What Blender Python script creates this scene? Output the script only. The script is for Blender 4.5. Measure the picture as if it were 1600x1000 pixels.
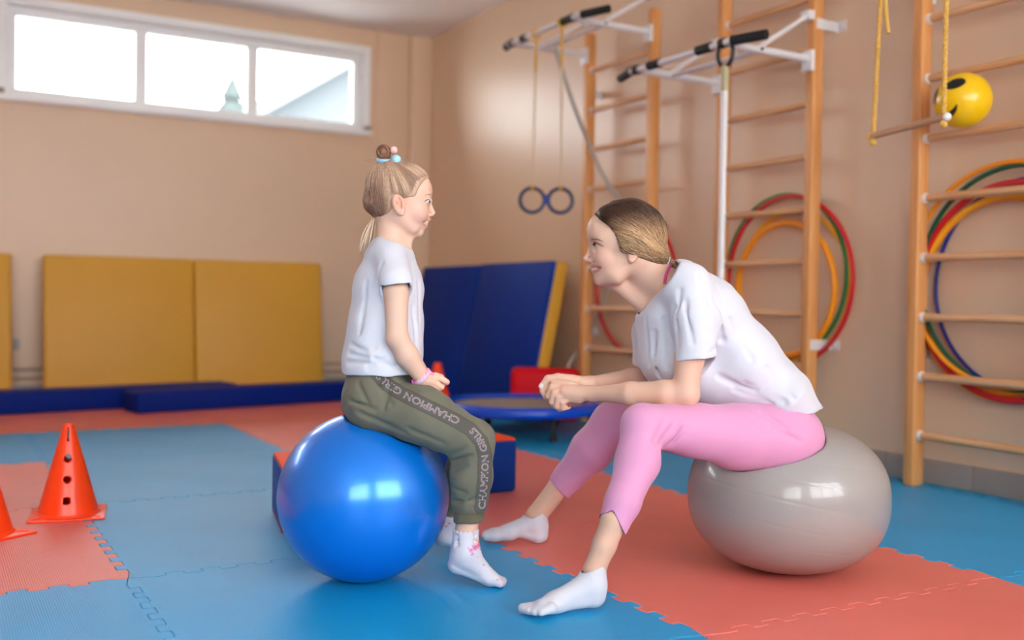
import bpy, bmesh, math, random
import numpy as np
from mathutils import Vector, Matrix

for _o in list(bpy.data.objects):
    bpy.data.objects.remove(_o, do_unlink=True)
SC = bpy.context.scene
COL = SC.collection

# ------------------------------------------------------------------ camera
FPX, YAW, PITCH, ROLL, CAM_H = 1586.0, math.radians(30.0), math.radians(1.135), math.radians(0.876), 0.707
def cam_axes(yaw):
    fwd = np.array([math.sin(yaw) * math.cos(PITCH), math.cos(yaw) * math.cos(PITCH), -math.sin(PITCH)])
    rt = np.array([math.cos(yaw), -math.sin(yaw), 0.0])
    up = np.cross(rt, fwd)
    return (math.cos(ROLL) * rt + math.sin(ROLL) * up, -math.sin(ROLL) * rt + math.cos(ROLL) * up, fwd)
_rt, _up, _fw = cam_axes(YAW)
cd = bpy.data.cameras.new('camera')
cam = bpy.data.objects.new('camera', cd)
COL.objects.link(cam)
cam.matrix_world = Matrix(((_rt[0], _up[0], -_fw[0], 0), (_rt[1], _up[1], -_fw[1], 0), (_rt[2], _up[2], -_fw[2], CAM_H), (0, 0, 0, 1)))
cd.sensor_fit = 'HORIZONTAL'
cd.sensor_width = 36.0
cd.lens = 36.0 * FPX / 1600.0
cd.clip_start = 0.05
cd.clip_end = 200
cd.dof.use_dof = True
cd.dof.focus_distance = 2.55
cd.dof.aperture_fstop = 1.6
SC.camera = cam

# ------------------------------------------------------------------ world, light, exposure
SC.view_settings.view_transform = 'Standard'
SC.view_settings.look = 'None'
SC.view_settings.gamma = 1.0
SC.view_settings.use_curve_mapping = False
SC.view_settings.exposure = 0.0
SKY = 13.2
w = bpy.data.worlds.new('overcast_sky')
SC.world = w
w.use_nodes = True
bg = w.node_tree.nodes['Background']
bg.inputs['Color'].default_value = (0.965, 0.98, 1.0, 1)
bg.inputs['Strength'].default_value = SKY
SC.cycles.use_denoising = True
SC.cycles.max_bounces = 10
SC.cycles.diffuse_bounces = 6
SC.cycles.glossy_bounces = 4
SC.cycles.transparent_max_bounces = 12
SC.cycles.sample_clamp_indirect = 6.0
SC.cycles.caustics_reflective = False
SC.cycles.caustics_refractive = False

# room extents
XL, XR, YF, YB, ZC = -3.2, 3.48, -1.9, 7.42, 2.78
# windows in the wall behind the camera (x0, x1, z0, z1)
FRONT_WIN = ((-2.8, -0.25, 0.8, 2.66), (0.5, 3.35, 0.8, 2.66))
LEFT_WIN = ()
BACK_WIN = (0.45, 2.93, 1.985, 2.60)
BACK_FILL_WIN = (-2.75, -0.27, 1.985, 2.60)  # added window out of view, brightens the ceiling and back of the room
def portal(name, loc, rot, sx, sy):
    l = bpy.data.lights.new(name, 'AREA')
    l.shape = 'RECTANGLE'
    l.size, l.size_y = sx, sy
    l.cycles.is_portal = True
    o = bpy.data.objects.new(name, l)
    COL.objects.link(o)
    o.location, o.rotation_euler = loc, rot
    o['kind'] = 'helper'
for x0, x1, z0, z1 in FRONT_WIN:
    portal('window_daylight', ((x0 + x1) / 2, YF - 0.22, (z0 + z1) / 2), (math.pi / 2, 0, math.pi), x1 - x0, z1 - z0)
for y0, y1, z0, z1 in LEFT_WIN:
    portal('window_daylight', (XL - 0.22, (y0 + y1) / 2, (z0 + z1) / 2), (math.pi / 2, 0, -math.pi / 2 + math.pi), y1 - y0, z1 - z0)
for x0, x1, z0, z1 in (BACK_WIN, BACK_FILL_WIN):
    portal('window_daylight', ((x0 + x1) / 2, YB + 0.3, (z0 + z1) / 2), (math.pi / 2, 0, 0), x1 - x0, z1 - z0)

# ------------------------------------------------------------------ helpers
def lin(c):
    out = []
    for v in c[:3]:
        v = v / 255.0
        out.append(v / 12.92 if v <= 0.04045 else ((v + 0.055) / 1.055) ** 2.4)
    return (out[0], out[1], out[2], 1.0)

MATS = {}
def mat(name, rgb, rough=0.6, spec=0.5, metal=0.0, vary=0.0, vscale=6.0, bump=0.0, bscale=60.0, stretch=None, coat=0.0, sheen=0.0, sss=0.0, attr=None, rgb2=None):
    if name in MATS:
        return MATS[name]
    m = bpy.data.materials.new(name)
    m.use_nodes = True
    nt = m.node_tree
    b = nt.nodes['Principled BSDF']
    b.inputs['Base Color'].default_value = lin(rgb)
    b.inputs['Roughness'].default_value = rough
    b.inputs['Specular IOR Level'].default_value = spec
    b.inputs['Metallic'].default_value = metal
    b.inputs['Coat Weight'].default_value = coat
    b.inputs['Coat Roughness'].default_value = 0.08
    b.inputs['Sheen Weight'].default_value = sheen
    if sss:
        b.inputs['Subsurface Weight'].default_value = sss
        b.inputs['Subsurface Radius'].default_value = (1.0, 0.35, 0.2)
        b.inputs['Subsurface Scale'].default_value = 0.006
    tc = nt.nodes.new('ShaderNodeTexCoord')
    mp = nt.nodes.new('ShaderNodeMapping')
    nt.links.new(tc.outputs['Object'], mp.inputs['Vector'])
    if stretch:
        mp.inputs['Scale'].default_value = stretch
    src = None
    if attr:
        a = nt.nodes.new('ShaderNodeAttribute')
        a.attribute_name = attr
        src = a.outputs['Color']
    if vary or rgb2:
        n = nt.nodes.new('ShaderNodeTexNoise')
        n.inputs['Scale'].default_value = vscale
        n.inputs['Detail'].default_value = 4.0
        nt.links.new(mp.outputs['Vector'], n.inputs['Vector'])
        r = nt.nodes.new('ShaderNodeValToRGB')
        r.color_ramp.elements[0].position = 0.3
        r.color_ramp.elements[1].position = 0.7
        if rgb2:
            r.color_ramp.elements[0].color = lin(rgb)
            r.color_ramp.elements[1].color = lin(rgb2)
        else:
            r.color_ramp.elements[0].color = tuple([v * (1 - vary) for v in lin(rgb)[:3]] + [1])
            r.color_ramp.elements[1].color = tuple([min(1, v * (1 + vary)) for v in lin(rgb)[:3]] + [1])
        nt.links.new(n.outputs['Fac'], r.inputs['Fac'])
        if src is None:
            src = r.outputs['Color']
    if src is not None:
        nt.links.new(src, b.inputs['Base Color'])
    if bump:
        n2 = nt.nodes.new('ShaderNodeTexNoise')
        n2.inputs['Scale'].default_value = bscale
        n2.inputs['Detail'].default_value = 3.0
        nt.links.new(mp.outputs['Vector'], n2.inputs['Vector'])
        bp = nt.nodes.new('ShaderNodeBump')
        bp.inputs['Strength'].default_value = bump
        bp.inputs['Distance'].default_value = 0.002
        nt.links.new(n2.outputs['Fac'], bp.inputs['Height'])
        nt.links.new(bp.outputs['Normal'], b.inputs['Normal'])
    MATS[name] = m
    return m

def foam_mat(name, rgb):
    """EVA foam: fine woven relief, semi-matt"""
    m = mat(name, rgb, rough=0.40, spec=0.75, vary=0.06, vscale=3.0)
    nt = m.node_tree
    b = nt.nodes['Principled BSDF']
    tc = nt.nodes.new('ShaderNodeTexCoord')
    hs = []
    for d in ('X', 'Y'):
        wv = nt.nodes.new('ShaderNodeTexWave')
        wv.bands_direction = d
        wv.inputs['Scale'].default_value = 2 * math.pi / (20 * 0.0055)
        wv.inputs['Distortion'].default_value = 0.6
        wv.inputs['Detail Scale'].default_value = 3.0
        nt.links.new(tc.outputs['Object'], wv.inputs['Vector'])
        hs.append(wv)
    ad = nt.nodes.new('ShaderNodeMath')
    ad.operation = 'ADD'
    nt.links.new(hs[0].outputs['Fac'], ad.inputs[0])
    nt.links.new(hs[1].outputs['Fac'], ad.inputs[1])
    bp = nt.nodes.new('ShaderNodeBump')
    bp.inputs['Strength'].default_value = 0.55
    bp.inputs['Distance'].default_value = 0.0006
    nt.links.new(ad.outputs[0], bp.inputs['Height'])
    nt.links.new(bp.outputs['Normal'], b.inputs['Normal'])
    n = nt.nodes.new('ShaderNodeTexNoise')
    n.inputs['Scale'].default_value = 2.2
    n.inputs['Detail'].default_value = 5
    nt.links.new(tc.outputs['Object'], n.inputs['Vector'])
    mr = nt.nodes.new('ShaderNodeMapRange')
    mr.inputs['To Min'].default_value = 0.36
    mr.inputs['To Max'].default_value = 0.50
    nt.links.new(n.outputs['Fac'], mr.inputs['Value'])
    nt.links.new(mr.outputs['Result'], b.inputs['Roughness'])
    return m

def glass_mat():
    m = bpy.data.materials.new('window_glass')
    m.use_nodes = True
    nt = m.node_tree
    nt.nodes.remove(nt.nodes['Principled BSDF'])
    out = nt.nodes['Material Output']
    t = nt.nodes.new('ShaderNodeBsdfTransparent')
    t.inputs['Color'].default_value = (0.96, 0.98, 0.98, 1)
    g = nt.nodes.new('ShaderNodeBsdfGlossy')
    g.inputs['Roughness'].default_value = 0.02
    fr = nt.nodes.new('ShaderNodeFresnel')
    fr.inputs['IOR'].default_value = 1.3
    mx = nt.nodes.new('ShaderNodeMixShader')
    nt.links.new(fr.outputs['Fac'], mx.inputs['Fac'])
    nt.links.new(t.outputs[0], mx.inputs[1])
    nt.links.new(g.outputs[0], mx.inputs[2])
    nt.links.new(mx.outputs[0], out.inputs['Surface'])
    return m

class MB:
    """collects geometry for one mesh object"""
    def __init__(s):
        s.v, s.f = [], []
    def add(s, vs, fs):
        o = len(s.v)
        s.v += [tuple(map(float, p)) for p in vs]
        s.f += [tuple(i + o for i in f) for f in fs]
        return s
    def box(s, lo, hi, bev=0.0, M=None):
        bm = bmesh.new()
        bmesh.ops.create_cube(bm, size=1.0)
        for q in bm.verts:
            q.co = Vector([(lo[i] + hi[i]) / 2 + q.co[i] * (hi[i] - lo[i]) for i in range(3)])
        if bev:
            bmesh.ops.bevel(bm, geom=list(bm.edges), offset=bev, segments=3, profile=0.5, affect='EDGES')
        bm.verts.ensure_lookup_table()
        vs = [(M @ q.co) if M else q.co.copy() for q in bm.verts]
        fs = [tuple(q.index for q in f.verts) for f in bm.faces]
        bm.free()
        return s.add(vs, fs)
    def tube(s, pts, r, n=12, closed=False, caps=True, squash=None):
        pts = [Vector(p) for p in pts]
        N = len(pts)
        rr = r if hasattr(r, '__len__') else [r] * N
        rings = []
        prev = None
        for i, p in enumerate(pts):
            if closed:
                t = (pts[(i + 1) % N] - pts[i - 1]).normalized()
            else:
                t = (pts[min(i + 1, N - 1)] - pts[max(i - 1, 0)]).normalized()
            if prev is None:
                ref = Vector((0, 0, 1)) if abs(t.z) < 0.9 else Vector((1, 0, 0))
                a = t.cross(ref).normalized()
            else:
                a = (prev - t * prev.dot(t)).normalized()
            b = t.cross(a)
            prev = a
            sq = squash or 1.0
            rings.append([p + a * math.cos(2 * math.pi * k / n) * rr[i] + b * math.sin(2 * math.pi * k / n) * rr[i] * sq for k in range(n)])
        vs = [q for ring in rings for q in ring]
        fs = []
        for i in range(N if closed else N - 1):
            j = (i + 1) % N
            for k in range(n):
                l = (k + 1) % n
                fs.append((i * n + k, i * n + l, j * n + l, j * n + k))
        if caps and not closed:
            fs.append(tuple(range(n - 1, -1, -1)))
            fs.append(tuple((N - 1) * n + k for k in range(n)))
        return s.add(vs, fs)
    def lathe(s, prof, n=48, c=(0, 0, 0), cap=True):
        vs = [(c[0] + r * math.cos(2 * math.pi * k / n), c[1] + r * math.sin(2 * math.pi * k / n), c[2] + z) for r, z in prof for k in range(n)]
        fs = []
        for i in range(len(prof) - 1):
            for k in range(n):
                l = (k + 1) % n
                fs.append((i * n + k, i * n + l, (i + 1) * n + l, (i + 1) * n + k))
        if cap:
            fs.append(tuple(range(n - 1, -1, -1)))
            fs.append(tuple((len(prof) - 1) * n + k for k in range(n)))
        return s.add(vs, fs)
    def sphere(s, c, r, n=24, m=16, sc=(1, 1, 1)):
        vs = [(c[0], c[1], c[2] - r * sc[2])]
        for i in range(1, m):
            a = -math.pi / 2 + math.pi * i / m
            for k in range(n):
                t = 2 * math.pi * k / n
                vs.append((c[0] + r * sc[0] * math.cos(a) * math.cos(t), c[1] + r * sc[1] * math.cos(a) * math.sin(t), c[2] + r * sc[2] * math.sin(a)))
        vs.append((c[0], c[1], c[2] + r * sc[2]))
        fs = [(0, 1 + (k + 1) % n, 1 + k) for k in range(n)]
        for i in range(m - 2):
            for k in range(n):
                l = (k + 1) % n
                fs.append((1 + i * n + k, 1 + i * n + l, 1 + (i + 1) * n + l, 1 + (i + 1) * n + k))
        L = len(vs) - 1
        fs += [(L, 1 + (m - 2) * n + k, 1 + (m - 2) * n + (k + 1) % n) for k in range(n)]
        return s.add(vs, fs)
    def build(s, name, material, parent=None, smooth=35, loc=None, rot=None):
        me = bpy.data.meshes.new(name)
        me.from_pydata(s.v, [], s.f)
        me.validate()
        bm = bmesh.new()
        bm.from_mesh(me)
        bmesh.ops.recalc_face_normals(bm, faces=list(bm.faces))
        bm.to_mesh(me)
        bm.free()
        if smooth:
            me.polygons.foreach_set('use_smooth', [True] * len(me.polygons))
            me.set_sharp_from_angle(angle=math.radians(smooth))
        if material:
            me.materials.append(material)
        return link(name, me, parent, loc, rot)

def link(name, me, parent=None, loc=None, rot=None):
    o = bpy.data.objects.new(name, me)
    COL.objects.link(o)
    if parent:
        o.parent = parent
    if loc is not None:
        o.location = loc
    if rot is not None:
        o.rotation_euler = rot
    return o

def smooth_path(pts, n=10):
    P = [Vector(p) for p in pts]
    out = []
    for i in range(len(P) - 1):
        p0, p1, p2, p3 = P[max(i - 1, 0)], P[i], P[i + 1], P[min(i + 2, len(P) - 1)]
        for k in range(n):
            t = k / n
            out.append(0.5 * ((2 * p1) + (p2 - p0) * t + (2 * p0 - 5 * p1 + 4 * p2 - p3) * t * t + (3 * p1 - p0 - 3 * p2 + p3) * t ** 3))
    out.append(P[-1])
    return out

def tag(o, label=None, cat=None, group=None, kind=None):
    if label: o['label'] = label
    if cat: o['category'] = cat
    if group: o['group'] = group
    if kind: o['kind'] = kind
    return o

def empty(name, loc=(0, 0, 0), rz=0.0, **k):
    o = bpy.data.objects.new(name, None)
    o.empty_display_size = 0.05
    COL.objects.link(o)
    o.location = loc
    o.rotation_euler = (0, 0, rz)
    return tag(o, **k)

def struct(name, mb, m, parent=None, smooth=35):
    o = mb.build(name, m, parent, smooth)
    if parent is None:
        o['kind'] = 'structure'
    return o

# ------------------------------------------------------------------ materials of the room
M_wall = mat('painted_beige_wall', (226, 195, 163), rough=0.36, spec=0.45, vary=0.025, vscale=1.3, bump=0.12, bscale=45)
M_ceil = mat('ceiling_white', (244, 240, 236), rough=0.8, spec=0.2, vary=0.02, vscale=2)
M_pvc = mat('white_pvc', (248, 248, 246), rough=0.45)
M_plaster = mat('white_reveal_plaster', (228, 222, 216), rough=0.7)
M_skirt = mat('grey_skirting_tile', (160, 148, 138), rough=0.4, vary=0.05)
M_glass = glass_mat()
M_blue_foam = foam_mat('blue_foam', (0, 152, 208))
M_red_foam = foam_mat('red_foam', (228, 114, 102))
M_under = mat('dark_subfloor', (60, 60, 64), rough=0.9)

# ------------------------------------------------------------------ room shell
floor = struct('floor', MB().box((XL - 0.1, YF - 0.1, -0.12), (XR + 0.1, YB + 0.1, -0.016)), M_under)

# puzzle tiles: one outline shared by every tile, teeth that interlock with the next tile
def tooth_edge():
    """points (t, off) along 0..1 (t=1 not included); dovetail teeth"""
    n = 11
    per = 1.0 / n
    A = 0.0125
    pts = []
    for i in range(n):
        for k in range(16):
            s = k / 16.0
            y = math.tanh(1.9 * math.sin(2 * math.pi * s)) / math.tanh(1.9)
            pts.append(((i + s - 0.108 * math.sin(4 * math.pi * s)) * per, y * A))
    # plain run near both corners so that four tiles meet cleanly
    out = [(0.0, 0.0)]
    out += [(t, a) for t, a in pts if 0.05 < t < 0.95]
    return out
TILE = 0.9965
def tile_mesh():
    e = tooth_edge()
    loop = []
    for t, a in e: loop.append((t, a))
    for t, a in e: loop.append((1 - a, t))
    for t, a in reversed(e[1:] + [(1.0, 0.0)]): loop.append((t, 1 + a))
    for t, a in reversed(e[1:] + [(1.0, 0.0)]): loop.append((-a, t))
    P = np.array(loop) * TILE
    nxt, prv = np.roll(P, -1, 0), np.roll(P, 1, 0)
    tg = nxt - prv
    tg /= np.linalg.norm(tg, axis=1)[:, None] + 1e-9
    nin = np.stack([-tg[:, 1], tg[:, 0]], 1)
    top = P + nin * 0.0022
    mid = P + nin * 0.0004
    n = len(P)
    vs = [(x, y, -0.016) for x, y in mid] + [(x, y, -0.0018) for x, y in mid] + [(x, y, 0.0) for x, y in top]
    fs = []
    for b in (0, n):
        for i in range(n):
            j = (i + 1) % n
            fs.append((b + i, b + j, b + n + j, b + n + i))
    fs.append(tuple(2 * n + i for i in range(n)))
    me = bpy.data.meshes.new('foam_tile')
    me.from_pydata(vs, [], fs)
    me.validate()
    return me
TX0, TY0 = 0.437, 1.650
tmeshes = {}
for nm, mm in (('blue', M_blue_foam), ('red', M_red_foam)):
    me = tile_mesh()
    me.materials.append(mm)
    tmeshes[nm] = me
def tile_colour(i, j):
    # i: column (0 = X .437..1.43), j: row (0 = Y 1.65..2.65)
    if j >= 4 and i <= 1: return 'red'
    if i == 1: return 'red'
    if i >= 2: return 'blue'
    if i == 0: return 'blue'
    if i <= -1:
        return 'red' if j in (1, 2) else 'blue'
    return 'blue'
for i in range(-4, 4):
    for j in range(-5, 6):
        x0, y0 = TX0 + i * TILE, TY0 + j * TILE
        if x0 > XR + 0.3 or y0 > YB or x0 + TILE < XL or y0 + TILE < YF: continue
        if i == 3: continue
        link('foam_tile', tmeshes[tile_colour(i, j)], floor, (x0, y0, 0))
# cut strips that close the gap to the walls
MB().box((TX0 + 3 * TILE + 0.006, YF, -0.016), (XR, YB, -0.0005)).build('foam_edge_strip', M_blue_foam, floor)
MB().box((XL, YF, -0.016), (TX0 - 3 * TILE - 0.62, YB, -0.002)).build('foam_edge_strip', M_blue_foam, floor)

T = 0.2
def wall_with_holes(name, axis, at0, at1, u0, u1, holes, m):
    """a wall slab with rectangular openings; axis 'y': slab between y=at0..at1 spanning x, axis 'x': spanning y"""
    us = sorted({u0, u1} | {h[0] for h in holes} | {h[1] for h in holes})
    zs = sorted({0.0 - 0.1, ZC + 0.1} | {h[2] for h in holes} | {h[3] for h in holes})
    mb = MB()
    for a, b in zip(us, us[1:]):
        for c, d in zip(zs, zs[1:]):
            mu, mz = (a + b) / 2, (c + d) / 2
            if any(h[0] < mu < h[1] and h[2] < mz < h[3] for h in holes): continue
            if axis == 'y': mb.box((a, at0, c), (b, at1, d))
            else: mb.box((at0, a, c), (at1, b, d))
    return struct(name, mb, m, smooth=0)
wall_with_holes('wall_back', 'y', YB, YB + T, XL - T, XR + T, [BACK_WIN, BACK_FILL_WIN], M_wall)
wall_with_holes('wall_right', 'x', XR, XR + T, YF - T, YB, [], M_wall)
wall_with_holes('wall_front', 'y', YF - T, YF, XL - T, XR + T, FRONT_WIN, M_wall)
wall_with_holes('wall_left', 'x', XL - T, XL, YF, YB, LEFT_WIN, M_wall)
struct('ceiling', MB().box((XL - T, YF - T, ZC), (XR + T, YB + T, ZC + 0.12)), M_ceil)
# boxed-in pipe shaft in the corner
struct('trim_1', MB().box((3.30, YB - 0.07, 0.0), (XR, YB, ZC), bev=0.012), M_wall)
struct('trim_2', MB().box((3.03, YB - 0.022, 0.0), (3.30, YB, ZC), bev=0.006), M_wall)
# skirting tiles
def skirting(name, a, b, n, axis, at):
    root = tag(empty(name), kind='structure')
    L = (b - a) / n
    for i in range(n):
        lo, hi = a + i * L + 0.0015, a + (i + 1) * L - 0.0015
        if axis == 'x': MB().box((at - 0.012, lo, 0), (at, hi, 0.098), bev=0.0015).build('skirting_tile', M_skirt, root)
        else: MB().box((lo, at - 0.012, 0), (hi, at, 0.098), bev=0.0015).build('skirting_tile', M_skirt, root)
skirting('baseboard_right', -1.53, 7.27, 22, 'x', XR)
skirting('baseboard_back', -2.97, 3.03, 15, 'y', YB)

# ------------------------------------------------------------------ windows
def window(name, x0, x1, z0, z1, M, nm, tall=False):
    """frame centred on local y=0, inside toward -y; mullions split it into nm panes"""
    root = tag(empty(name), kind='structure')
    root.matrix_world = M
    fw = 0.062
    d = 0.035
    mb = MB()
    mb.box((x0, -d, z1 - fw), (x1, d, z1), bev=0.006)
    mb.box((x0, -d, z0), (x1, d, z0 + fw), bev=0.006)
    mb.box((x0, -d, z0 + fw), (x0 + fw, d, z1 - fw), bev=0.006)
    mb.box((x1 - fw, -d, z0 + fw), (x1, d, z1 - fw), bev=0.006)
    mb.build('window_frame', M_pvc, root)
    wpan = (x1 - x0 - 2 * fw) / nm
    for k in range(1, nm):
        xc = x0 + fw + k * wpan
        MB().box((xc - 0.041, -d, z0 + fw), (xc + 0.041, d, z1 - fw), bev=0.008).build('mullion', M_pvc, root)
    if tall:
        zc = z0 + (z1 - z0) * 0.68
        MB().box((x0 + fw, -d, zc - 0.03), (x1 - fw, d, zc + 0.03), bev=0.008).build('transom', M_pvc, root)
    for k in range(nm):
        a = x0 + fw + k * wpan + (0.041 if k else 0)
        b = x0 + fw + (k + 1) * wpan - (0.041 if k < nm - 1 else 0)
        MB().box((a, -0.003, z0 + fw), (b, 0.003, z1 - fw)).build('pane', M_glass, root, smooth=0)
    return root
x0, x1, z0, z1 = BACK_WIN
win = window('window_1', x0, x1, z0 + 0.012, z1, Matrix.Translation((0, YB + 0.10, 0)), 3)
MB().box((x0 - 0.06, -0.16, z0 - 0.03), (x1 + 0.05, -0.03, z0 + 0.012), bev=0.006).build('window_sill', M_pvc, win)
rv = MB()
rv.box((x0 - 0.001, -0.1, z1 - 0.008), (x1 + 0.001, -0.034, z1 + 0.001))
rv.box((x0 - 0.004, -0.1, z0), (x0 + 0.008, -0.034, z1))
rv.box((x1 - 0.008, -0.1, z0), (x1 + 0.004, -0.034, z1))
rv.build('reveal_lining', M_pvc, win)
ar = MB()
ar.box((x0 - 0.05, -0.112, z0 + 0.012), (x0, -0.098, z1 + 0.05), bev=0.004)
ar.box((x1, -0.112, z0 + 0.012), (x1 + 0.05, -0.098, z1 + 0.05), bev=0.004)
ar.box((x0, -0.112, z1), (x1, -0.098, z1 + 0.05), bev=0.004)
ar.build('window_casing', M_pvc, win)
fill_win = window('window_6', BACK_FILL_WIN[0], BACK_FILL_WIN[1], BACK_FILL_WIN[2] + 0.012, BACK_FILL_WIN[3], Matrix.Translation((0, YB + 0.10, 0)), 3)  # unseen extra window, put in to let more daylight reach the far corner
MB().box((BACK_FILL_WIN[0] - 0.06, -0.16, z0 - 0.03), (BACK_FILL_WIN[1] + 0.05, -0.03, z0 + 0.012), bev=0.006).build('window_sill', M_pvc, fill_win)
M_cap = mat('sill_end_brown', (150, 128, 112), rough=0.6)
for xx in (x0 - 0.035, x1 + 0.025):
    MB().box((xx - 0.03, -0.155, z0 + 0.012), (xx + 0.02, -0.113, z0 + 0.045), bev=0.006).build('sill_end_cap', M_cap, win)
for k, (a, b, c, d) in enumerate(FRONT_WIN):
    window('window_%d' % (k + 2), a, b, c, d, Matrix.Translation((0, YF - 0.1, 0)), 3, True)
for k, (a, b, c, d) in enumerate(LEFT_WIN):
    window('window_%d' % (k + 4), a, b, c, d, Matrix.Translation((XL - 0.1, 0, 0)) @ Matrix.Rotation(math.pi / 2, 4, 'Z'), 3, True)

# ------------------------------------------------------------------ outside the window: ground, house, spruce
struct('ground_outside', MB().box((-60, YB + 0.6, 1.2), (60, 70, 1.32)), mat('snowy_ground', (205, 208, 210), rough=0.9))
M_hwall = mat('pale_house_wall', (92, 97, 100), rough=0.9)
M_hroof = mat('slate_roof', (84, 88, 92), rough=0.8)
M_hbarge = mat('white_barge_board', (116, 118, 120), rough=0.7)
h = tag(empty('house', (8.75, 21, 1.75)), 'pale gabled house seen through the right window pane', 'house')
mb = MB()
mb.add([(-3.2, 0, -.5), (3.2, 0, -.5), (3.2, 0, 2.4), (0, 0, 4.5), (-3.2, 0, 2.4), (-3.2, 7, -.5), (3.2, 7, -.5), (3.2, 7, 2.4), (0, 7, 4.5), (-3.2, 7, 2.4)],
       [(0, 1, 2, 3, 4), (9, 8, 7, 6, 5), (0, 4, 9, 5), (1, 6, 7, 2), (0, 5, 6, 1), (4, 3, 8, 9), (3, 2, 7, 8)])
mb.build('house_wall', M_hwall, h, smooth=0)
for s in (-1, 1):
    MB().add([(0, -.5, 4.62), (s * 3.8, -.5, 2.12), (s * 3.8, 7.4, 2.12), (0, 7.4, 4.62), (0, -.5, 4.8), (s * 3.8, -.5, 2.3), (s * 3.8, 7.4, 2.3), (0, 7.4, 4.8)],
             [(0, 1, 2, 3), (7, 6, 5, 4), (0, 4, 5, 1), (2, 6, 7, 3), (1, 5, 6, 2), (0, 3, 7, 4)]).build('roof_slope', M_hroof, h, smooth=0)
    MB().add([(0, -.62, 4.5), (s * 3.85, -.62, 1.98), (s * 3.85, -.5, 1.98), (0, -.5, 4.5), (0, -.62, 4.84), (s * 3.85, -.62, 2.32), (s * 3.85, -.5, 2.32), (0, -.5, 4.84)],
             [(0, 1, 2, 3), (7, 6, 5, 4), (0, 4, 5, 1), (2, 6, 7, 3), (1, 5, 6, 2), (0, 3, 7, 4)]).build('barge_board', M_hbarge, h, smooth=0)
hw = MB().box((-1.2, -0.05, 1.3), (0.2, 0.02, 2.6)).build('house_window', mat('house_window_dark', (80, 90, 98), rough=0.2), h)
h2 = tag(empty('house', (9.95, 29.5, 1.3)), 'low grey building behind the gabled house, right window pane', 'house')
MB().add([(-2.9, 0, 0), (5, 0, 0), (5, 6, 0), (-2.9, 6, 0), (-2.9, 0, 2.9), (5, 0, 2.9), (5, 6, 2.9), (-2.9, 6, 2.9)], [(0, 1, 5, 4), (1, 2, 6, 5), (2, 3, 7, 6), (3, 0, 4, 7), (0, 3, 2, 1), (4, 5, 6, 7)]).build('house_wall', M_hwall, h2, smooth=0)
MB().add([(-3.3, -.4, 2.9), (5.4, -.4, 2.9), (5.4, 6.4, 2.9), (-3.3, 6.4, 2.9), (-1.4, 3, 4.75), (3.5, 3, 4.75)], [(0, 1, 5, 4), (2, 3, 4, 5), (1, 2, 5), (3, 0, 4), (0, 3, 2, 1)]).build('hipped_roof', M_hroof, h2, smooth=0)
h2.scale = (1.0, 1.0, 1.18)
sp = tag(empty('spruce_tree', (4.65, 18.0, 1.3)), 'faint spruce tree outside beside the second window mullion', 'tree')
MB().tube([(0, 0, 0), (0, 0, 3.2)], [0.12, 0.02], n=8).build('trunk', mat('bark', (90, 80, 72), rough=0.9), sp)
sp.scale = (1.8, 1.8, 0.92)
rnd = random.Random(4)
mb = MB()
for t in range(9):
    zt = 0.5 + t * 0.33
    R = 0.75 * (1 - t / 9.5)
    n = 22
    top = (0, 0, zt + 0.5)
    ring = []
    for k in range(n):
        a = 2 * math.pi * k / n
        q = R * (1.0 if k % 2 == 0 else 0.72) * rnd.uniform(0.9, 1.1)
        ring.append((q * math.cos(a), q * math.sin(a), zt - (0.06 if k % 2 == 0 else 0)))
    mb.add([top] + ring + [(0, 0, zt + 0.1)], [(0, 1 + k, 1 + (k + 1) % n) for k in range(n)] + [(n + 1, 1 + (k + 1) % n, 1 + k) for k in range(n)])
mb.build('foliage', mat('spruce_green', (62, 70, 68), rough=0.9), sp, smooth=0)
# ------------------------------------------------------------------ materials of the things
M_wood = mat('pine_post_wood', (208, 138, 76), rough=0.42, stretch=(18, 18, 1.2), vscale=3.0, rgb2=(228, 162, 98))
M_rung = mat('pine_rung_wood', (202, 144, 94), rough=0.45, stretch=(18, 1.2, 18), vscale=3.0, rgb2=(224, 176, 128))
M_whitemetal = mat('white_powder_coat', (228, 222, 220), rough=0.35)
M_black = mat('black_foam_grip', (22, 20, 22), rough=0.7)
M_darkmetal = mat('dark_metal', (45, 42, 44), rough=0.4, metal=0.6)
M_capw = mat('white_plastic_cap', (232, 226, 222), rough=0.4)
M_ymat = mat('yellow_vinyl', (218, 162, 52), rough=0.5, spec=0.4, vary=0.03, vscale=2.0, bump=0.15, bscale=30)
M_bmat = mat('navy_vinyl', (0, 48, 142), rough=0.6, spec=0.15, vary=0.05, vscale=2.5, bump=0.15, bscale=18)
M_navy = mat('dark_navy_vinyl', (0, 34, 124), rough=0.6, spec=0.15)
M_redv = mat('red_vinyl', (214, 0, 20), rough=0.55, spec=0.2)
M_orangev = mat('orange_vinyl', (250, 80, 20), rough=0.6, spec=0.2)
M_bluev = mat('royal_blue_vinyl', (0, 58, 150), rough=0.5, spec=0.25)
M_cone = mat('orange_cone_plastic', (255, 66, 8), rough=0.32, vary=0.03, vscale=8)

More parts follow.
